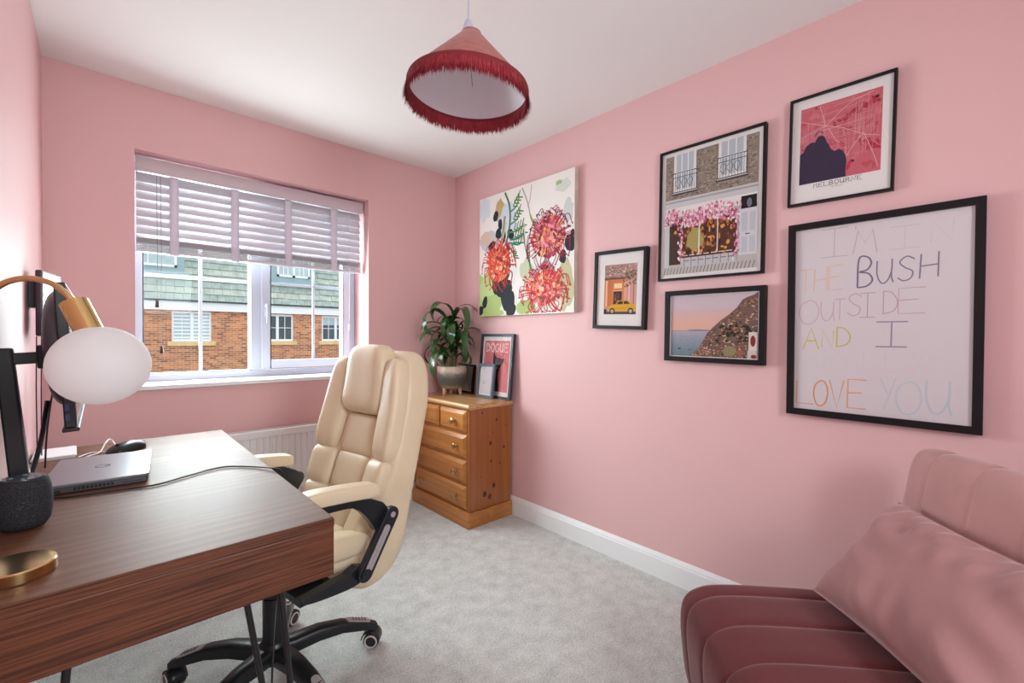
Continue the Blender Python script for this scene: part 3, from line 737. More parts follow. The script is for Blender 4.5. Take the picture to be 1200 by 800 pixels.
def picture(name, label, category, yc, zc, w, h, fw, depth, art, ax0, az0, roll=0, group='framed pictures on the pink wall', recess=.006, framemat=FRAMEK, back=MATB):
    """flat against the right wall, centre (yc, zc); art placed at (ax0, az0) from the bottom left of the frame"""
    o = thing(name, label, category, (XR-.0015, yc, zc), 0, group, rot=(0, 0, 0))
    o.matrix_world = Matrix.Translation((XR-.0015, yc, zc)) @ Matrix.Rotation(-pi/2, 4, 'Z') @ Matrix.Rotation(rad(roll), 4, 'Y')
    fill_picture(o, w, h, fw, depth, art, ax0, az0, recess, framemat, back, -h/2)
    return o
def fill_picture(o, w, h, fw, depth, art, ax0, az0, recess, framemat, back, zb):
    m = MB(); a, b, c, d = -w/2, w/2, zb, zb+h
    for q in ([(a, c), (b, c), (b-fw, c+fw), (a+fw, c+fw)], [(b, c), (b, d), (b-fw, d-fw), (b-fw, c+fw)], [(b, d), (a, d), (a+fw, d-fw), (b-fw, d-fw)], [(a, d), (a, c), (a+fw, c+fw), (a+fw, d-fw)]):
        m.prism(q, 1, -depth, 0)
    part(o, 'frame', m, framemat)
    yb_ = -depth+recess+.005
    part(o, 'mount_board', MB().box(a+fw*.8, b-fw*.8, yb_, -.001, c+fw*.8, d-fw*.8), back)
    part(o, 'print', art.mesh('print'), None, loc=(a+ax0, yb_-.0003, c+az0))
    part(o, 'glass', MB().box(a+fw, b-fw, -depth+recess-.002, -depth+recess-.0005, c+fw, d-fw), PGLASS)

# --- botanical canvas
def art_flowers():
    A = Art(.862, .826); r = random.Random(11)
    A.rect(0, 0, 1, 1, (236, 230, 226))
    for x, y, rx, ry, c in ((.05, .9, .08, .1, (214, 220, 226)), (.25, .86, .06, .1, (190, 168, 120)), (.33, .7, .10, .22, (206, 212, 230)), (.12, .62, .12, .09, (200, 196, 200)), (.08, .66, .06, .06, (214, 186, 166)),
                            (.36, .35, .10, .12, (222, 226, 226)), (.55, .33, .07, .09, (196, 200, 170)), (.9, .9, .07, .05, (214, 216, 210)), (.86, .93, .03, .015, (160, 190, 130)), (.95, .72, .04, .08, (206, 206, 206)),
                            (.03, .14, .20, .22, (176, 200, 122)), (.12, .22, .14, .14, (186, 206, 140)), (.2, .08, .16, .10, (170, 190, 120)), (.36, .09, .10, .10, (222, 226, 206)), (.55, .06, .10, .06, (170, 190, 120)), (.93, .2, .07, .18, (196, 190, 150)), (.72, .30, .12, .08, (206, 206, 222)), (.5, .62, .03, .06, (230, 190, 170))):
        A.blob(x, y, rx, ry, c, 18, .18, rnd=r)
    K_ = (40, 44, 50)
    for x, y, rx, ry, ro in ((.20, .82, .030, .042, -.3), (.255, .74, .024, .048, 0), (.235, .67, .034, .045, .2), (.30, .63, .020, .05, -.2), (.375, .645, .034, .05, .5), (.155, .585, .048, .030, .3), (.33, .53, .035, .05, 0), (.35, .42, .03, .07, 0), (.33, .34, .04, .06, 0), (.25, .31, .09, .10, .3), (.22, .24, .06, .07, 0),
                             (.30, .22, .10, .07, .2), (.35, .13, .08, .10, .2), (.38, .05, .06, .06, 0), (.07, .12, .03, .055, -.3), (.02, .05, .03, .04, 0), (.965, .49, .05, .06, .2), (.90, .40, .03, .05, 0), (.985, .55, .02, .03, 0), (.73, .345, .04, .02, 0)):
        A.blob(x, y, rx, ry, K_, 16, .10, ro, r)
    G, G2, TN = (72, 116, 66), (40, 124, 86), (150, 146, 100)
    A.stroke([(.31, .99), (.36, .88), (.37, .75), (.34, .62), (.29, .52)], .016, G)
    A.stroke([(.31, .8), (.29, .68), (.26, .55)], .02, TN); A.stroke([(.33, .75), (.28, .60), (.27, .5)], .012, (196, 190, 150))
    for x0, y0, x1, y1 in ((.37, .82, .47, .93), (.37, .72, .48, .82), (.36, .66, .52, .70), (.37, .60, .53, .64), (.36, .58, .50, .56), (.36, .55, .43, .44)):
        c = G2 if y0 < .63 else (92, 132, 80)
        A.stroke([(x0, y0), ((x0+x1)/2+.02, (y0+y1)/2-.02), (x1, y1)], .012, c)
        for k in range(4):
            f = .35+.18*k; px, py = x0+(x1-x0)*f, y0+(y1-y0)*f
            A.stroke([(px, py), (px+.02, py+.05)], .009, c, smooth=False); A.stroke([(px, py), (px+.05, py-.01)], .009, c, smooth=False)
    A.stroke([(.50, .98), (.54, .90), (.57, .82), (.59, .75), (.65, .66)], .010, (176, 160, 150)); A.stroke([(.585, .76), (.61, .70), (.655, .645)], .013, (150, 160, 90))
    A.stroke([(.60, .98), (.585, .88), (.56, .82)], .006, (186, 150, 150))
    A.stroke([(.52, .62), (.54, .52), (.57, .44), (.60, .33)], .016, (64, 128, 92)); A.stroke([(.52, .72), (.535, .58), (.545, .5)], .008, (214, 190, 186))
    def flower(cx_, cy_, rx, ry, base, cols, st, nb, ns):
        A.blob(cx_, cy_, rx*.66, ry*.72, base, 22, .2, rnd=r)
        for k in range(nb):
            a = r.uniform(0, 2*pi); d = math.sqrt(r.uniform(0, 1))*.80; s_ = r.uniform(.008, .017)
            A.blob(cx_+rx*d*cos(a), cy_+ry*d*sin(a), s_, s_*1.5, r.choice(cols), 9, .15, a+r.uniform(-.4, .4), r)
        for k in range(ns):
            a = 2*pi*k/ns+r.uniform(-.15, .15); d0_ = r.uniform(.35, .6); q = r.uniform(.92, 1.18); cu_ = r.choice((-1, 1))*.22
            ex, ey = cx_+rx*q*cos(a+cu_), cy_+ry*q*sin(a+cu_)-.03
            mx_, my_ = cx_+rx*q*.92*cos(a), cy_+ry*q*.92*sin(a)+.012
            ex, ey, mx_, my_ = [min(.985, max(.015, v_)) for v_ in (ex, ey, mx_, my_)]
            A.stroke([(cx_+rx*d0_*cos(a), cy_+ry*d0_*sin(a)), (mx_, my_), (ex, ey)], .0048, r.choice(st))
            A.blob(ex, ey, .0065, .0065, st[0], 8)
    flower(.235, .43, .175, .185, (206, 84, 66), [(226, 112, 84), (236, 140, 100), (214, 74, 60), (240, 190, 150), (150, 52, 48), (232, 96, 80)], [(176, 44, 44), (206, 66, 56)], 230, 52)
    flower(.765, .565, .20, .19, (206, 92, 104), [(222, 110, 134), (232, 150, 160), (226, 140, 96), (196, 66, 92), (240, 186, 130), (120, 48, 62)], [(120, 34, 58), (170, 50, 76)], 240, 54)
    flower(.725, .185, .215, .165, (204, 76, 78), [(222, 98, 104), (232, 134, 144), (236, 160, 110), (196, 52, 62), (240, 196, 160), (140, 70, 60)], [(176, 36, 44), (210, 74, 66)], 270, 58)
    return A
cv = thing('canvas_painting', 'large unframed canvas painting of red bottlebrush flowers above the plant', 'painting', (XR-.0015, 2.068, 1.7325))
cv.matrix_world = Matrix.Translation((XR-.0015, 2.068, 1.733)) @ Matrix.Rotation(-pi/2, 4, 'Z')
CANV = mat('canvas_edge_cloth', (206, 190, 176), .9, noise=.15, nscale=12, bump=.3, bscale=500)
part(cv, 'stretched_canvas', MB().box(-.431, .431, -.036, 0, -.413, .413), CANV, bevel=.002)
part(cv, 'painted_surface', art_flowers().mesh('painted_surface', 2e-6), None, loc=(-.431, -.0363, -.413))

# --- small frame with the yellow car
def art_car():
    A = Art(.197, .262); r = random.Random(2)
    A.rect(0, 0, 1, 1, (206, 150, 130)); A.rect(0, .45, 1, 1, (186, 140, 134))
    for k in range(150): A.blob(r.uniform(.02, .98), r.uniform(.74, .98), r.uniform(.012, .035), r.uniform(.01, .02), r.choice([(140, 130, 110), (196, 160, 150), (120, 100, 90), (226, 200, 196), (170, 120, 120), (110, 116, 90)]), 7, .2, rnd=r)
    A.rect(0, .70, .80, .74, (110, 80, 74))
    A.rect(0, .16, .24, .70, (206, 120, 74)); A.rect(.24, .16, .62, .70, (214, 130, 80)); A.rect(.30, .20, .56, .46, (60, 42, 44)); A.rect(.31, .52, .56, .62, (250, 216, 170)); A.rect(.28, .46, .60, .49, (236, 170, 120))
    for k in range(24): A.rect(.33+r.uniform(0, .18), .24+r.uniform(0, .18), .36+r.uniform(0, .18), .26+r.uniform(0, .18), r.choice([(120, 60, 50), (90, 60, 70), (170, 110, 90)])) if k % 2 else None
    A.rect(.62, .16, .70, .72, (232, 170, 140)); A.rect(.70, .14, 1, .68, (214, 160, 150)); A.rect(.76, .14, .80, .62, (236, 196, 186)); A.rect(.9, .14, .93, .6, (170, 110, 110))
    for k in range(40): A.blob(r.uniform(.6, .98), r.uniform(.55, .85), .03, .018, r.choice([(120, 110, 80), (150, 90, 90), (90, 96, 70)]), 7, .2, rnd=r)
    A.rect(.04, .16, .10, .68, (240, 190, 150)); A.rect(0, 0, 1, .05, (86, 64, 66))
    Yc = (226, 170, 46)
    A.poly([(.13, .06), (.13, .13), (.20, .18), (.36, .20), (.46, .275), (.74, .28), (.86, .22), (.98, .18), (.99, .07)], Yc)
    A.poly([(.40, .20), (.48, .26), (.60, .263), (.60, .20)], (70, 50, 44)); A.poly([(.63, .20), (.63, .263), (.74, .262), (.82, .205)], (90, 64, 54))
    A.rect(.13, .115, .98, .122, (190, 130, 30))
    for x in (.27, .84): A.blob(x, .065, .085, .062, (40, 30, 30), 16); A.blob(x, .062, .052, .038, (190, 176, 160), 16)
    A.blob(.04, .06, .06, .05, (60, 40, 44), 10); return A
picture('picture_frame', 'small black frame with print of a yellow car beside the canvas', 'picture', 1.345, 1.431, .318, .416, .018, .030, art_car(), .064, .078, 1.8)
# --- shop front print
def art_shop():
    A = Art(.415, .56); r = random.Random(4)
    A.rect(0, 0, 1, 1, (196, 190, 186)); A.rect(0, .52, 1, 1, (150, 136, 124))
    for k in range(900): A.rect(x := r.uniform(0, .97), y := r.uniform(.56, .985), x+r.uniform(.012, .03), y+.008, r.choice([(126, 112, 102), (170, 156, 142), (184, 168, 150), (112, 100, 94)]))
    for x0, x1, y0 in ((.12, .34, .69), (.62, .86, .72)):
        A.rect(x0-.02, y0, x1+.02, 1, (232, 230, 228)); A.rect(x0+.01, y0+.02, x1-.01, 1, (186, 194, 202)); A.rect(x0+.01, y0+.15, x1-.01, y0+.165, (236, 236, 236))
        for q in (1, 2): A.rect(x0+(x1-x0)*q/3-.006, y0+.02, x0+(x1-x0)*q/3+.006, 1, (236, 236, 236))
        A.rect(x0-.04, y0-.025, x1+.04, y0+.003, (70, 66, 70)); A.rect(x0-.035, y0-.012, x1+.035, y0-.004, (210, 206, 206)); A.rect(x0-.03, y0+.155, x1+.03, y0+.162, (60, 58, 62)); A.rect(x0-.03, y0+.12, x1+.03, y0+.125, (60, 58, 62))
        for q in range(11): A.rect(x0-.03+(x1-x0+.06)*q/10-.002, y0, x0-.03+(x1-x0+.06)*q/10+.002, y0+.16, (64, 62, 66))
        for q in range(3): A.stroke([(x0+.03+.07*q, y0+.03), (x0+.06+.07*q, y0+.08), (x0+.03+.07*q, y0+.11), (x0+.0+.07*q, y0+.07), (x0+.03+.07*q, y0+.03)], .002, (50, 50, 54))
    A.rect(0, .56, 1, .63, (206, 204, 206)); A.rect(0, .60, 1, .615, (170, 168, 172)); A.rect(0, .48, 1, .56, (232, 228, 226))
    A.rect(.02, .08, .80, .46, (70, 46, 40)); A.rect(.23, .13, .80, .45, (92, 54, 44))
    for k in range(120): A.blob(r.uniform(.04, .78), r.uniform(.14, .42), r.uniform(.008, .025), r.uniform(.008, .03), r.choice([(150, 84, 50), (206, 130, 60), (60, 36, 34), (110, 70, 50), (176, 120, 70), (230, 160, 80)]), 7, .3, rnd=r)
    A.blob(.36, .27, .09, .09, (176, 160, 96), 14, .2, rnd=r); A.rect(.40, .15, .415, .45, (226, 222, 220)); A.rect(.60, .15, .612, .45, (226, 222, 220))
    A.rect(0, .06, .06, .42, (206, 206, 208)); A.rect(.06, .08, .19, .34, (74, 54, 46)); A.rect(.82, .10, 1, .46, (214, 214, 220)); A.rect(.84, .38, .985, .46, (214, 214, 220))
    A.rect(.84, .45, .99, .545, (34, 32, 38)); A.blob(.92, .49, .025, .035, (120, 126, 136), 10)
    for x0 in (.85, .925):
        for y0, y1_ in ((.12, .24), (.28, .42)): A.rect(x0, y0, x0+.055, y1_, (198, 198, 206))
    A.rect(.885, .255, .93, .262, (50, 46, 44))
    A.rect(.20, .05, .80, .13, (198, 196, 200)); A.rect(.0, 0, 1, .055, (196, 190, 186))
    for k in range(26): A.stroke([(k/26, 0), (k/26+.02, .055)], .0035, (120, 112, 110), smooth=False)
    for k in range(7): A.rect(.24+.08*k, .06, .245+.08*k, .15, (70, 60, 60)); A.rect(.22+.08*k, .145, .28+.08*k, .152, (226, 220, 216)); A.rect(.24+.08*k, .10, .30+.08*k, .106, (90, 84, 86))
    for k in range(760):
        x = r.uniform(0, .84); side_ = (x < .03 or .16 < x < .24 or .76 < x < .84)
        y = r.uniform(.40, .53) if not (side_ and r.random() < .6) else r.uniform(.10, .45)
        if side_ and y < .4: x = r.choice([r.uniform(.165, .225), r.uniform(.77, .825)]) if x > .03 else .2
        A.blob(min(x, .985), y+.02*sin(x*14), r.uniform(.006, .015), r.uniform(.007, .018), r.choice([(236, 190, 206), (246, 220, 228), (214, 130, 160), (196, 84, 124), (250, 236, 238), (226, 160, 184)]), 6, .2, rnd=r)
    return A
picture('picture_frame', 'tall thin black frame with print of a pink wisteria shop front', 'picture', .886, 1.759, .470, .616, .010, .024, art_shop(), .0275, .028, .6)
# --- seaside village print
def art_sea():
    A = Art(.382, .278); r = random.Random(6)
    for k in range(24):
        f = k/23; c = [a+(b-a)*f for a, b in zip((232, 180, 160), (206, 186, 196))] if f < .6 else (208, 190, 198)
        A.rect(0, .40+.025*k, 1, .40+.025*(k+1), c)
    for k in range(14):
        f = k/13; A.rect(0, .03*k, 1, .03*(k+1)+.001, [a+(b-a)*f for a, b in zip((108, 134, 146), (176, 170, 186))])
    A.rect(0, .415, 1, .425, (150, 148, 164)); A.poly([(.20, .42), (.24, .435), (.34, .44), (.48, .432), (.48, .42)], (120, 118, 136))
    for k in range(60): A.rect(x := r.uniform(0, .45), y := r.uniform(.02, .34), x+r.uniform(.01, .04), y+.004, r.choice([(140, 160, 170), (90, 118, 130), (160, 170, 180)]))
    A.blob(.11, .12, .022, .012, (50, 60, 70), 8); A.blob(.24, .10, .02, .008, (70, 80, 86), 8)
    H_ = [(.24, .0), (.33, .10), (.38, .20), (.45, .38), (.52, .48), (.60, .58), (.70, .68), (.78, .78), (.84, .90), (.90, .94), (.95, .96), (1, 1), (1, 0)]
    A.poly(H_, (122, 96, 88))
    def top(x):
        for (a, b), (c, d) in zip(H_, H_[1:]):
            if a <= x <= c and c > a: return b+(d-b)*(x-a)/(c-a)
        return 0
    for k in range(620):
        x = r.uniform(.27, .99); y = r.uniform(0, .94)*top(x); w_ = r.uniform(.008, .024); h_ = r.uniform(.008, .022)
        c = r.choice([(206, 150, 110), (176, 130, 110), (226, 190, 160), (120, 96, 90), (66, 58, 54), (196, 120, 80), (230, 200, 180), (80, 76, 60), (150, 110, 96)])
        A.rect(x, y, min(1, x+w_), y+h_, c)
        if k % 3 == 0: A.rect(x+w_*.4, y+h_*.2, min(1, x+w_*.6), y+h_*.7, (60, 46, 44))
    for k in range(40): A.blob(r.uniform(.55, .95), r.uniform(.25, .5), .02, .02, (56, 58, 46), 7, .3, rnd=r)
    A.blob(.71, .10, .075, .085, (150, 140, 104), 14, .05, rnd=r); A.blob(.82, .08, .04, .05, (170, 100, 84), 10)
    A.rect(.91, .10, 1, .40, (226, 214, 208)); A.rect(.90, .0, 1, .12, (214, 202, 198)); A.blob(.955, .265, .027, .085, (142, 52, 54), 14); A.blob(.965, .03, .03, .03, (142, 52, 54), 10)
    return A
picture('picture_frame', 'wide black frame with seaside hillside village print under the shop front', 'picture', .863, 1.2345, .440, .330, .022, .030, art_sea(), .029, .026, .4)
# --- map print
def art_map():
    A = Art(.248, .290); r = random.Random(9)
    A.rect(0, 0, 1, 1, (206, 104, 116))
    for k in range(70): A.blob(r.uniform(.02, .98), r.uniform(.05, .98), r.uniform(.02, .07), r.uniform(.01, .04), r.choice([(196, 86, 100), (214, 122, 132), (188, 66, 84), (212, 112, 124)]), 10, .3, r.uniform(0, 3), r)
    for k in range(16): A.blob(.45+.55*k/16+r.uniform(-.05, .05), .70+.2*k/16+r.uniform(-.04, .04), .04, .02, (176, 54, 72), 9, .3, r.uniform(0, 3), r)
    for k in range(10): A.blob(r.uniform(.8, 1), r.uniform(.25, .45), .04, .02, (182, 56, 74), 9, .3, r.uniform(0, 3), r)
    S1 = (232, 176, 182)
    for k in range(46):
        x = r.uniform(0, 1); A.stroke([(x, r.uniform(.1, .5)), (x+r.uniform(-.04, .04), r.uniform(.55, .98))], .0005, S1, smooth=False)
        y = r.uniform(.2, .98); A.stroke([(r.uniform(0, .3), y), (r.uniform(.5, .98), min(.98, y+r.uniform(-.05, .05)))], .0005, S1, smooth=False)
    for st in ([(.30, .72), (.55, .62), (.80, .48), (.98, .42)], [(.0, .84), (.2, .76), (.33, .70)], [(.33, .71), (.25, .98)], [(.33, .70), (.6, .9), (.9, .98)], [(.8, .49), (.92, .2), (.97, .05)], [(.60, .26), (.7, .4), (.8, .5)], [(.02, .62), (.2, .68), (.33, .70)], [(.36, .68), (.46, .5), (.52, .44)]):
        A.stroke(st, .0014, (238, 198, 200))
    N_ = (58, 46, 72)
    A.poly([(0, 0), (0, .40), (.05, .43), (.08, .50), (.15, .535), (.20, .525), (.215, .56), (.24, .595), (.30, .59), (.33, .55), (.345, .50), (.37, .47), (.40, .40), (.45, .355), (.50, .37), (.55, .34), (.59, .27), (.605, .19), (.59, .10), (.60, .0)], N_)
    A.stroke([(.2, .60), (.22, .645), (.27, .65), (.30, .62)], .003, N_)
    for x, y, s_ in ((.68, .18, .022), (.20, .985, .015), (.94, .90, .028), (.92, .33, .012), (.76, .42, .010), (.04, .46, .012)): A.blob(x, min(y, .97), s_, s_*.7, (70, 40, 56), 8, .3, rnd=r)
    return A
am = art_map()
mp_ = picture('picture_frame', 'thin black frame with pink city map print, topmost on the wall', 'picture', .405, 1.903, .322, .414, .0085, .022, am, .036, .080, .9)
tx = Art(.16, .03)
letters(tx, 'MELBOURNE', .04, .45, .075, .5, .030, .0017, (50, 40, 46), serif=.012)
letters(tx, 'AUSTRALIA', .38, .12, .02, .2, .008, .0004, (120, 110, 112))
part(mp_, 'map_caption', tx.mesh('map_caption'), None, loc=(-.161+.078, -.022+.006+.0047, -.207+.047), label='dark capital lettering under the map')
# --- handwritten poster
def art_hand():
    A = Art(.490, .690)
    A.rect(0, 0, 1, 1, (222, 214, 218))
    px = lambda x, y: (x, y)
    g = (172, 166, 176); w = .0035
    def word(t, x0, x1, y0, y1, col, w, slope=0, gap=.25):
        n = len(t); cw = (x1-x0)/(n+gap*(n-1)); letters(A, t, x0, y0, cw, y1-y0, cw*gap, w, col, slope, .02)
    word('I', .16, .35, .835, .985, (186, 180, 188), .0024); A.stroke([(.385, .965), (.386, .985)], .002, g, smooth=False); word('M', .37, .51, .835, .955, (184, 178, 188), .0026)
    word('I', .57, .75, .84, .95, (208, 198, 204), .0022); word('N', .79, .90, .855, .955, (208, 202, 208), .0022)
    word('THE', .03, .31, .645, .775, (226, 198, 170), .0038, .05, .15)
    word('B', .40, .49, .66, .815, (122, 112, 140), .0052); word('USH', .51, .83, .672, .79, (134, 126, 150), .0042, .06, .25)
    word('O', .03, .16, .475, .605, (208, 180, 194), .003); word('U', .175, .265, .49, .595, (206, 176, 192), .003); word('T', .26, .33, .495, .605, (206, 176, 192), .003)
    word('S', .34, .43, .515, .63, (202, 168, 186), .003); word('I', .41, .51, .505, .63, (192, 166, 184), .003); word('D', .545, .625, .52, .635, (200, 162, 182), .003); word('E', .63, .77, .52, .645, (206, 166, 184), .003)
    word('A', .06, .165, .335, .45, (206, 196, 100), .0048); word('N', .185, .26, .345, .44, (210, 202, 120), .0036); word('D', .275, .36, .35, .455, (206, 196, 112), .0044)
    word('I', .50, .69, .355, .48, (156, 146, 170), .0046)
    word('REALLY', .08, .78, .22, .33, (217, 208, 213), .002, .02, .25)
    word('L', .02, .135, .03, .155, (228, 168, 122), .0045); word('O', .135, .225, .025, .165, (226, 156, 104), .005); word('V', .235, .325, .022, .172, (226, 172, 130), .0044); word('E', .35, .46, .03, .18, (228, 168, 122), .0046)
    word('Y', .535, .62, .04, .20, (204, 209, 216), .005); word('O', .625, .755, .025, .185, (200, 209, 216), .0055); word('U', .78, .905, .04, .20, (196, 208, 216), .0055)
    return A
picture('picture_frame', 'large black framed poster of hand written pastel capital letters', 'picture', .2935, 1.254, .536, .738, .024, .030, art_hand(), .023, .024, 0)

# ------------------------------------------------------------------ frames standing on the chest
def leaning(name, label, x0, yc, z0, w, h, lean, yawd, fw, depth, art, ax0, az0, fm_=FRAMEK, back=MATB):
    o = thing(name, label, 'picture frame', (x0, yc, z0), 0, 'frames leaning on the chest of drawers')
    # local: x right, -y out of the picture, z up. bottom front edge at origin, top leans back
    o.matrix_world = Matrix.Translation((x0, yc, z0)) @ Matrix.Rotation(-pi/2+rad(yawd), 4, 'Z') @ Matrix.Rotation(rad(-lean), 4, 'X') @ Matrix.Translation((0, depth, 0))
    fill_picture(o, w, h, fw, depth, art, ax0, az0, .005, fm_, back, 0)
    part(o, 'backing_board', MB().box(-w/2+.01, w/2-.01, .0005, .003, .01, h-.01), FRAMEK)
    return o
FRN = mat('slate_blue_black_frame', (40, 46, 56), .4)
def art_dog():
    A = Art(.262, .345); r = random.Random(8)
    A.rect(0, 0, 1, 1, (214, 120, 124)); A.rect(0, 0, .5, 1, (208, 110, 116))
    for k, x in enumerate((.08, .26, .44, .62, .80)): letters(A, 'DOGUE'[k], x, .78, .13, .16, 0, .007, (238, 214, 212), serif=.02)
    D_ = (44, 48, 54)
    A.poly([(.36, 0), (.30, .30), (.34, .46), (.38, .56), (.375, .70), (.40, .78), (.46, .70), (.52, .665), (.62, .665), (.72, .64), (.80, .655), (.78, .57), (.72, .53), (.66, .46), (.60, .36), (.66, 0)], D_)
    A.blob(.52, .50, .10, .085, (74, 80, 88), 12, .1, rnd=r); A.blob(.55, .455, .045, .03, (130, 136, 142), 10); A.blob(.50, .565, .02, .02, (20, 20, 24), 8); A.blob(.63, .56, .02, .02, (20, 20, 24), 8); A.blob(.57, .43, .03, .02, (20, 20, 22), 8)
    for k in range(3): A.rect(.06, .50-.04*k, .24, .508-.04*k, (236, 196, 194))
    return A
leaning('picture_frame', 'slim black frame with pink dog magazine cover leaning against the wall', 1.962, 2.318, .762, .335, .437, 5.0, 0, .018, .022, art_dog(), .036, .046, FRN)
def art_note():
    A = Art(.12, .18); A.rect(0, 0, 1, 1, (214, 210, 216)); A.blob(.34, .42, .03, .05, (50, 56, 70), 10); A.rect(.33, .36, .35, .52, (60, 66, 80)); A.rect(.32, .28, .33, .36, (150, 150, 160)); return A
leaning('picture_frame', 'small grey framed print standing in front of the dog cover frame', 1.926, 2.372, .762, .172, .232, 6.0, 0, .018, .018, art_note(), .026, .026, mat('grey_blue_frame', (84, 98, 112), .4))
def art_plain():
    A = Art(.15, .17); A.rect(0, 0, 1, 1, (170, 160, 160)); return A
leaning('picture_frame', 'dark frame half hidden behind the potted plant', 1.988, 2.676, .762, .19, .212, 7.0, 0, .016, .016, art_plain(), .02, .021)

# ------------------------------------------------------------------ potted dracaena
PX, PY, PZ = 1.875, 2.672, .762
pt = thing('potted_plant', 'glossy green dracaena in a glazed footed pot on the chest', 'plant', (PX, PY, PZ))
def glaze():
    t = NT('reactive_glaze_pot'); tc = t.node('ShaderNodeTexCoord'); sp = t.node('ShaderNodeSeparateXYZ'); t.link(tc.outputs['Object'], sp.inputs[0])
    n = t.noise(tc.outputs['Object'], 40, 4, .6)
    m = t.node('ShaderNodeMath', operation='MULTIPLY_ADD'); m.inputs[1].default_value = .06; t.link(n, m.inputs[0]); t.link(sp.outputs['Z'], m.inputs[2])
    m2 = t.node('ShaderNodeMath', operation='MULTIPLY'); m2.inputs[1].default_value = 4.2; t.link(m.outputs[0], m2.inputs[0])
    t.link(t.ramp(m2.outputs[0], [(.30, s2l((168, 146, 122))), (.44, s2l((96, 94, 86))), (.62, s2l((84, 88, 84))), (.74, s2l((130, 124, 114))), (.84, s2l((206, 188, 170)))]), t.b.inputs['Base Color'])
    t.b.inputs['Roughness'].default_value = .3; return t.m
pot = part(pt, 'pot', MB().lathe([(.050, .042), (.078, .048), (.096, .075), (.104, .115), (.106, .160), (.107, .200), (.104, .204), (.099, .200), (.098, .178)], 40), glaze(), smooth=True)
TERR = mat('bare_clay_feet', (206, 166, 138), .8)
for k in range(3):
    a = rad(60+120*k)
    part(pt, 'pot_foot', MB().tube([(.060*cos(a), .060*sin(a), .056), (.068*cos(a), .068*sin(a), .0)], [.017, .010], 12), TERR, smooth=True)
part(pt, 'soil', MB().lathe([(.0985, .176), (.06, .182), (.005, .184)], 24), mat('dark_soil', (52, 38, 30), .95, bump=.8, bscale=80, bdist=.004))
def leaf_mat():
    t = NT('glossy_green_leaf'); v = t.coords((1, 1, 1)); n = t.noise(v, 14, 3)
    t.link(t.ramp(n, [(.3, s2l((30, 66, 34))), (.6, s2l((52, 98, 50))), (.8, s2l((92, 130, 62)))]), t.b.inputs['Base Color'])
    t.b.inputs['Roughness'].default_value = .25; t.b.inputs['Coat Weight'].default_value = .4; return t.m
LEAF = leaf_mat()
STEM = mat('green_brown_cane', (98, 104, 56), .6, noise=.2)
canes = [((0, 0), (.012, -.004), .42), ((-.02, .005), (-.04, .0), .35), ((.02, -.01), (.03, -.03), .30)]
rl = random.Random(21)
def leaf(ln, wdt, droop, twist):
    m = MB(); n = 10; vs = []
    x = z = 0; ang = .95
    for i in range(n+1):
        q = i/n; w_ = wdt*(.18+.82*sin(pi*min(1, q*.93+.05))**.75)*(1 if q < .97 else .15)
        tw = twist*q
        for s_ in (-1, 0, 1):
            fold = .35*abs(s_)*w_/2
            vs.append((x, s_*w_/2*cos(tw), z+fold+s_*w_/2*sin(tw)))
        st = ln/n; x += st*cos(ang); z += st*sin(ang); ang -= droop/n*(1+1.4*q)
    fs = [(i*3+s_, i*3+s_+1, (i+1)*3+s_+1, (i+1)*3+s_) for i in range(n) for s_ in (0, 1)]
    return m.add(vs, fs)
LMS = [leaf(ln, wd, dr, tw).data('leaf', LEAF, True, 0, 2, 80) for ln, wd, dr, tw in ((.34, .050, 2.1, .3), (.30, .054, 2.4, -.5), (.38, .044, 1.9, .5), (.26, .052, 1.5, -.2), (.32, .048, 2.7, .8))]
for (bx_, by_), (tx_, ty_), hh in canes:
    part(pt, 'cane', MB().tube(cat([(bx_, by_, .17), ((bx_+tx_)/2+.004, (by_+ty_)/2, .17+hh*.5), (tx_, ty_, .17+hh)], 5), .008, 8), STEM, smooth=True)
for ci, ((bx_, by_), (tx_, ty_), hh) in enumerate(canes):
    nl = (19, 15, 13)[ci]
    for k in range(nl):
        q = .22+.78*k/(nl-1); a = k*2.4+ci*1.3+rl.uniform(-.25, .25)
        # keep the crown clear of the corner walls
        ax_, ay_ = cos(a), sin(a); sc = 1.0
        if ax_ > .3: sc *= .55 if ay_ > -.3 else .9
        elif ay_ > .3: sc *= .68 if ax_ > -.6 else 1.1
        else: sc = 1.25
        p = (bx_+(tx_-bx_)*q, by_+(ty_-by_)*q, .17+hh*q)
        o = part(pt, 'leaf', LMS[rl.randrange(5)], None, loc=p, rot=(0, -(.35*q-.30+rl.uniform(-.15, .15)), a))
        s_ = sc*rl.uniform(.85, 1.08)*(.8+.2*q); o.scale = (s_, s_*.5+.5, s_)

# ------------------------------------------------------------------ desk lamp
LB = (-.112, 1.188)
dl = thing('desk_lamp', 'brass arched desk lamp with white glass globe on the desk', 'lamp', (LB[0], LB[1], .75))
part(dl, 'base', MB().lathe([(.050, .0), (.053, .002), (.053, .020), (.051, .0225), (.0, .0225)], 56, cap=False), BRASS, smooth=True, angle=30)
GX, GY, GZ = .004-LB[0], 1.089-LB[1], 1.128-.75
pole = (-.045, -.022)
pk = Vector((pole[0], pole[1], 0)); gv = Vector((GX, GY, 0)); dirv = (gv-pk).normalized()
hold0 = C0 = None
def ray_at(u, v, d):
    s_ = (u-600)/524.14; t_ = (v-400)/524.14
    return fwd*d + r2*s_*d - u2*t_*d + Vector((0, 0, CAMZ))
def lp(u, v, d): q = ray_at(u, v, d); return (q.x-LB[0], q.y-LB[1], q.z-.75)
h0, h1 = Vector(lp(86, 353, .80)), Vector(lp(106, 391, .80))
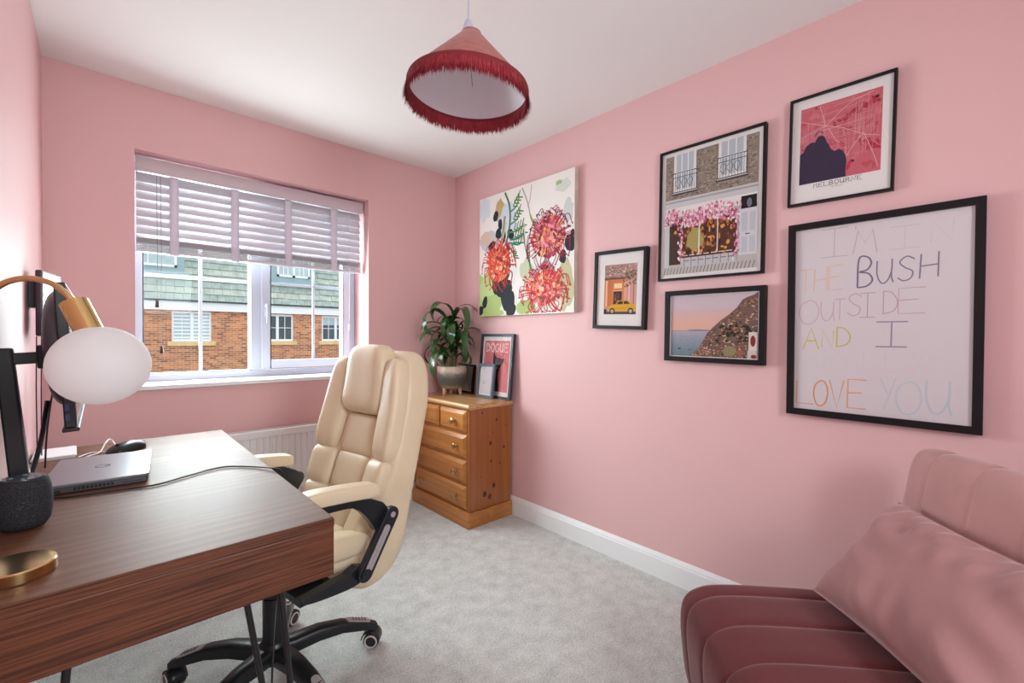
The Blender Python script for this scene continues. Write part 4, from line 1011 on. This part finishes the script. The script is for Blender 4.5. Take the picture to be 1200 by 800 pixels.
arc = cat([(pole[0], pole[1], .022), (pole[0], pole[1], .25), (pole[0], pole[1], .42), lp(-16, 352, .775), lp(2, 333, .78), lp(30, 326, .785), lp(58, 331, .79), lp(76, 343, .795), tuple(h0)], 8)
part(dl, 'arm', MB().tube(arc, .0052, 12), BRASS, smooth=True)
part(dl, 'lamp_holder', MB().tube([tuple(h0), tuple(h0+(h1-h0)*.03), tuple(h1)], [.012, .0205, .0205], 28), mat('rosy_brass', (222, 190, 128), .2, 1), smooth=True, angle=30)
MILK = mat('frosted_opal_glass', (246, 245, 246), .5, trans=.6)
ax_l = (h1-h0).normalized()
gl = MB().lathe([(.02, .0668)]+[(.0715*sin(rad(a)), .0695*cos(rad(a))) for a in range(18, 180, 9)]+[(.001, -.0695)], 48)
q_ = Vector((0, 0, 1)).rotation_difference((-ax_l*.35+Vector((0, 0, 1))*.65).normalized())
go = part(dl, 'globe', gl, MILK, smooth=True, angle=80)
gc = Vector(lp(118, 428, .80)); go.location = gc; go.rotation_mode = 'QUATERNION'; go.rotation_quaternion = q_

# ------------------------------------------------------------------ monitor
SCRN = mat('dark_glossy_screen', (14, 16, 20), .08)
MON = mat('black_monitor_shell', (26, 26, 30), .42)
MONB = mat('grey_monitor_back', (72, 70, 76), .4)
mo = thing('monitor', 'black desktop monitor on a leaning stand seen edge on behind the lamp', 'monitor', (-.120, 1.66, .75))
tiltm = rad(-3.0)
def mfn(x, y, z):  # monitor plane: x depth (toward +X = screen), z up, tilted
    zz = z-.36; return (.071+x*cos(tiltm)+zz*sin(tiltm), y, .382+zz*cos(tiltm)-x*sin(tiltm))
def mapmb(mb, fn): mb.v = [fn(*v) for v in mb.v]; return mb
part(mo, 'screen_shell', mapmb(MB().box(-.016, .004, -.279, .279, .205, .525), mfn), MON, bevel=.003)
part(mo, 'screen', mapmb(MB().box(.0041, .0046, -.272, .272, .216, .519), mfn), SCRN)
part(mo, 'rear_housing', mapmb(MB().puff((-.016, 0, .378), (.032, .272, .145), .8, .55, 36, 16), mfn), MONB, smooth=True, angle=80)
part(mo, 'lower_bezel', mapmb(MB().box(-.020, .008, -.279, .279, .196, .2045), mfn), MON, bevel=.002)
ub = mat('blue_usb_port', (30, 70, 120), .4)
for k in range(2): part(mo, 'usb_port', mapmb(MB().box(-.013, -.006, -.2805, -.2792, .222+.022*k, .237+.022*k), mfn), ub)
part(mo, 'stand_column', MB().prism([(-.028, .004), (.006, .004), (-.028, .400), (-.057, .400)], 1, -.128, -.090), MON, bevel=.004)
part(mo, 'stand_arm', mapmb(MB().box(-.105, -.045, -.122, -.096, .345, .372), mfn), MON, bevel=.003)
part(mo, 'tilt_bracket', mapmb(MB().box(-.060, -.034, -.128, -.090, .332, .388), mfn), MON, bevel=.004)
part(mo, 'stand_foot', MB().box(-.050, .012, -.115, .03, 0.0005, .010), MON, bevel=.004)
# dark screen on the left wall
sc_ = thing('wall_screen', 'small dark switched-off screen on the left wall behind the monitor', 'screen', (XL+.002, 2.20, 1.195))
part(sc_, 'wall_bracket', MB().box(0, .018, .07, .15, .08, .18), MON)
scp = Matrix.Rotation(rad(-11), 4, 'Z')
def rfn(x, y, z): v = scp @ Vector((x, y, z)); return (v.x+.012, v.y, v.z)
part(sc_, 'screen_body', mapmb(MB().box(.008, .026, 0, .20, -.02, .205), rfn), mat('plum_black_plastic', (58, 44, 56), .45), bevel=.005)
part(sc_, 'screen_glass', mapmb(MB().box(.0262, .0266, .012, .19, -.008, .195), rfn), mat('plum_black_screen', (52, 40, 52), .12))
for y_ in (.0, .02): part(sc_, 'cable', MB().tube([(.022+y_*.6, .02, -.0205), (.020+y_*.6, .02, -.20), (.021+y_*.5, .025, -.43)], .0018, 6), MON)

# ------------------------------------------------------------------ smart speaker
def fabric():
    t = NT('charcoal_speaker_fabric'); v = t.coords(); n = t.noise(v, 420, 2, .7)
    t.link(t.ramp(n, [(.35, s2l((24, 26, 30))), (.6, s2l((50, 52, 58))), (.75, s2l((92, 92, 96)))]), t.b.inputs['Base Color'])
    t.b.inputs['Roughness'].default_value = .9; t.bump(n, .6, .0015); return t.m
sp_ = thing('smart_speaker', 'round charcoal fabric smart speaker beside the laptop', 'speaker', (-.126, 1.474, .75))
prof = [(.024, .001), (.036, .004), (.043, .016), (.0465, .040), (.0468, .065), (.0445, .090), (.040, .106), (.035, .111)]
part(sp_, 'fabric_body', MB().lathe(prof, 48), fabric(), smooth=True, angle=70)
part(sp_, 'top_plate', MB().lathe([(.035, .1113), (.0345, .1135), (.025, .1125), (.001, .1120)], 48), mat('dark_speaker_top', (48, 54, 62), .3), smooth=True)
for a in (0, 90, 180, 270): part(sp_, 'touch_button', MB().lathe([(.004, .1125), (.003, .1145)], 12, (.02*cos(rad(a)), .02*sin(rad(a)), 0)), mat('speaker_button', (120, 126, 134), .4))

# ------------------------------------------------------------------ laptop
LAP = mat('silver_laptop_lid', (148, 154, 162), .3, .6, noise=.03, nscale=4)
LAPB = mat('graphite_laptop_base', (104, 102, 106), .4, .5)
lt = thing('laptop', 'closed silver laptop lying on the desk', 'laptop', (.006, 1.865, .75), rad(-5))
part(lt, 'base_case', MB().prism(rounded(-.113, .113, -.168, .168, .010, 4), 2, .004, .0185), LAPB, smooth=True, angle=30)
part(lt, 'lid', MB().prism(rounded(-.115, .115, -.170, .170, .012, 4), 2, .0193, .0270), LAP, bevel=.0015)
part(lt, 'hinge', MB().tube([(-.108, -.14, .0188), (-.108, .14, .0188)], .004, 8), LAPB)
for y_ in (-.13, .13): part(lt, 'rubber_foot', MB().box(-.09, .09, y_-.006, y_+.006, 0, .0039), PLAS)
for k in range(10): part(lt, 'vent_slot', MB().box(-.045+.0085*k, -.0395+.0085*k, -.1686, -.1678, .0075, .0150), PLAS)
part(lt, 'card_slot', MB().box(-.092, -.070, -.1686, -.1678, .0065, .0115), PLAS)
part(lt, 'card_slot', MB().box(.055, .10, -.1686, -.1678, .0085, .0105), PLAS)
LOGO = mat('dark_chrome_logo', (92, 92, 98), .2, .9)
lg_ = part(lt, 'lid_logo', MB().lathe([(.0175, .0271), (.0175, .0275), (.0155, .0275), (.0155, .0271)], 40, cap=False), LOGO)
la = Art(.026, .012); letters(la, 'DELL', .03, .1, .18, .8, .07, .0016, (70, 70, 76))
part(lg_, 'logo_letters', la.mesh('logo_letters'), None, loc=(.006, .013, .0274), rot=(rad(-90), 0, rad(-90)))

# ------------------------------------------------------------------ small things on the desk
ms = thing('computer_mouse', 'low black computer mouse behind the laptop', 'mouse', (.075, 2.185, .75), rad(38))
def mouse_fn(x, y, z): return (x, y*(1-.15*(x/.06)), max(.0008, z*(1-.18*((x-.012)/.06)**2)))
part(ms, 'shell', MB().puff((0, 0, .006), (.062, .033, .030), .75, .6, 32, 14, mouse_fn), mat('black_mouse_shell', (22, 26, 32), .3), smooth=True, angle=80)
part(ms, 'scroll_wheel', MB().tube([(-.036, -.003, .0295), (-.036, .003, .0295)], .006, 12), MON)
wk = thing('paper_stack', 'thin flat stack of white paper by the left wall behind the laptop', 'paper', (-.120, 2.275, .75), 0)
PAPER = mat('white_paper', (230, 228, 230), .8)
for k in range(5):
    part(wk, 'sheet', MB().box(-.050, .055, -.085, .085, .0022*k, .0022*k+.0019), PAPER, loc=(random.uniform(-.003, .003), random.uniform(-.003, .003), 0), rot=(0, 0, random.uniform(-.03, .03)))
WCAB = mat('white_cable_jacket', (226, 222, 218), .5)
single('cable', MB().tube(cat([(-.060, 2.10, .7535), (-.03, 2.16, .7535), (.0, 2.20, .756), (.015, 2.26, .775), (.03, 2.30, .78), (.045, 2.24, .757), (.02, 2.20, .754), (-.02, 2.22, .7535), (-.055, 2.17, .7535)], 6), .0022, 8), WCAB, 'thin white cable looped behind the laptop', 'cable', smooth=True)
single('cable', MB().tube(cat([(-.06, 2.065, .754), (-.02, 2.12, .754), (.03, 2.14, .754), (.02, 2.09, .754), (-.04, 2.09, .757), (-.075, 2.07, .754)], 6), .0024, 8), BLACKM, 'short black cable coiled between laptop and mouse', 'cable', smooth=True)
single('cable', MB().tube(cat([(-.105, 1.672, .755), (-.05, 1.652, .754), (.03, 1.640, .754), (.115, 1.625, .754), (.19, 1.66, .754), (.29, 1.700, .754), (.365, 1.640, .754), (.408, 1.565, .757), (.424, 1.53, .748), (.428, 1.48, .69), (.425, 1.43, .61), (.39, 1.36, .56), (.335, 1.26, .48), (.30, 1.18, .25), (.285, 1.15, .006), (.20, 1.22, .004)], 7), .0026, 8), BLACKM,
       'long black power cable running from the laptop over the desk edge', 'cable', smooth=True)
single('cable', MB().tube(cat([(-.105, 1.76, 1.0), (-.115, 1.72, .90), (-.135, 1.66, .80), (-.150, 1.61, .775), (-.165, 1.575, .757), (-.168, 1.545, .757)], 7), .0055, 8), BLACKM, 'thick black cable from monitor to behind the speaker', 'cable', smooth=True)
single('cable', MB().tube(cat([(-.10, 2.00, 1.06), (-.115, 2.02, .95), (-.125, 2.05, .85), (-.13, 2.07, .7530)], 6), .0025, 8), BLACKM, 'thin black cable hanging from the far end of the monitor', 'cable', smooth=True)

# ------------------------------------------------------------------ velvet sofa
def velvet(name, c):
    t = NT(name); v = t.coords(); n = t.noise(v, 5, 4, .6)
    cl = s2l(c); t.link(t.ramp(n, [(.3, tuple(x*.90 for x in cl)), (.7, tuple(x*1.08 for x in cl))]), t.b.inputs['Base Color'])
    t.b.inputs['Roughness'].default_value = .75; t.b.inputs['Specular IOR Level'].default_value = .2
    t.b.inputs['Sheen Weight'].default_value = .55; t.b.inputs['Sheen Roughness'].default_value = .35; t.b.inputs['Sheen Tint'].default_value = (1, .82, .82, 1)
    t.bump(t.noise(v, 26, 4), .25, .004); return t.m
VS = velvet('pink_velvet_shaded', (104, 52, 54)); VC = velvet('pink_velvet_lit', (186, 142, 140))  # same fabric twice: seat shade and lighter back put into the base colour
so_a = rad(-47)
sf = thing('sofa_bed', 'channelled dusty pink velvet sofa bed angled in front of the pictures', 'sofa', (1.318, .662, 0), so_a)
SL = .86; p_ = .135
def chan(y):
    q = ((-y-.075) % p_)/p_
    return 1-(abs(2*q-1)**9)        # 0 at seams
def loft(profile, closed_n, ends=.035, amp=.0065):
    """profile: list of (x,z) around the section; extruded along -y with rounded ends and stitched channels"""
    n = len(profile); cx_ = sum(a for a, b in profile)/n; cz_ = sum(b for a, b in profile)/n
    nrm = []
    for i in range(n):
        a = Vector(profile[i-1]); b = Vector(profile[(i+1) % n]); d = (b-a).normalized(); nrm.append((d.y, -d.x))
    ar = sum(profile[i-1][0]*profile[i][1]-profile[i][0]*profile[i-1][1] for i in range(n))
    sg = 1 if ar > 0 else -1
    ys = []; y = 0
    while y < SL:
        q = ((y-.075) % p_)/p_; ys.append(y); y += .004 if (q < .09 or q > .88 or y < .05) else .012
    ys.append(SL)
    vs = []
    for y in ys:
        e = min(y, SL-y); ins = 0 if e > ends else ends*(1-math.sqrt(max(0, 1-((ends-e)/ends)**2)))
        off = -ins-(1-chan(-y))*amp
        for (a, b), (nx, nz) in zip(profile, nrm): vs.append((a+sg*nx*off, -y, b+sg*nz*off))
    m = len(ys)
    fs = [(i*n+k, i*n+(k+1) % n, (i+1)*n+(k+1) % n, (i+1)*n+k) for i in range(m-1) for k in range(n)]+[tuple(range(n)), tuple((m-1)*n+k for k in range(n))]
    return MB().add(vs, fs)
seat_p = [tuple(v.xy) for v in cat([(.20, .10, 0), (.06, .10, 0), (.022, .14, 0), (.004, .26, 0), (.0, .34, 0), (.012, .392, 0), (.05, .422, 0), (.12, .436, 0), (.30, .436, 0), (.50, .428, 0), (.66, .420, 0), (.70, .38, 0), (.70, .22, 0), (.66, .10, 0), (.45, .10, 0)], 4)]
part(sf, 'seat_cushion', loft(seat_p, 0), VS, smooth=True, angle=75)
back_p = [tuple(v.xy) for v in cat([(0.603, 0.330, 0), (0.606, 0.450, 0), (0.626, 0.624, 0), (0.650, 0.764, 0), (0.664, 0.824, 0), (0.690, 0.858, 0), (0.738, 0.862, 0), (0.783, 0.839, 0), (0.800, 0.784, 0), (0.798, 0.624, 0), (0.783, 0.420, 0), (0.758, 0.300, 0), (0.678, 0.270, 0)], 4)]
part(sf, 'back_cushion', loft(back_p, 0, .03, .006), VC, smooth=True, angle=75)
part(sf, 'base_frame', MB().box(.10, .80, -SL+.04, -.04, .055, .098), PLAS)
for x_ in (.14, .76):
    for y_ in (-.08, -SL+.08): part(sf, 'foot', MB().tube([(x_, y_, .0545), (x_, y_, .0)], [.02, .015], 12), PLAS, smooth=True)
# cushion
cu = thing('cushion', 'plump rose velvet cushion leaning on the sofa back', 'cushion', (1.318, .662, 0), so_a)
rc = random.Random(12)
def wr(a, b): return .0035*sin(7*a+4*b)*abs(b)**2 + .0030*sin(17*a+5*b+2*sin(4*a))*abs(b)**2*(1-b*b) + .0035*sin(11*b+4*a)*abs(a)**2*(1-a*a) + .0016*sin(31*a-9*b)*(b > 0)*b*b
CL, CW_, CT = .275, .175, .080
A0 = Vector((.490, -.335, .582)); e_l = Vector((0.02, -1, 0)).normalized(); e_w = Vector((.66, 0, .75)).normalized(); e_n = e_l.cross(e_w).normalized()
if e_n.x > 0: e_n = -e_n
def cush(u, v, side):
    a, b = 2*u-1, 2*v-1
    ba = 1-.075*(1-abs(a)**2.2); bb = 1-.06*(1-abs(b)**2.2)
    pinch_l = CL*(a*(1-.06*(1-b*b))); pinch_w = CW_*(b*(1-.08*(1-a*a)))
    th = CT*((1-a**4)*(1-b**4))**.55 + (wr(a, b)*(1-a**8)*(1-b**8)*5 if side > 0 else 0)
    q = A0+e_l*pinch_l+e_w*pinch_w+e_n*(th*side)
    return tuple(q)
cm = MB().grid(lambda u, v: cush(u, v, 1), 56, 40); cm.grid(lambda u, v: cush(u, v, -1), 56, 40)
part(cu, 'cover', cm, velvet('soft_rose_velvet', (170, 126, 126)), smooth=True, angle=80)
pts = [cush(u, 0, 0) for u in [k/30 for k in range(31)]]+[cush(1, v, 0) for v in [k/20 for k in range(1, 21)]]+[cush(1-u, 1, 0) for u in [k/30 for k in range(1, 31)]]+[cush(0, 1-v, 0) for v in [k/20 for k in range(1, 20)]]
part(cu, 'seam', MB().tube(pts+[pts[0]], .003, 6, cap=False), VC, smooth=True)
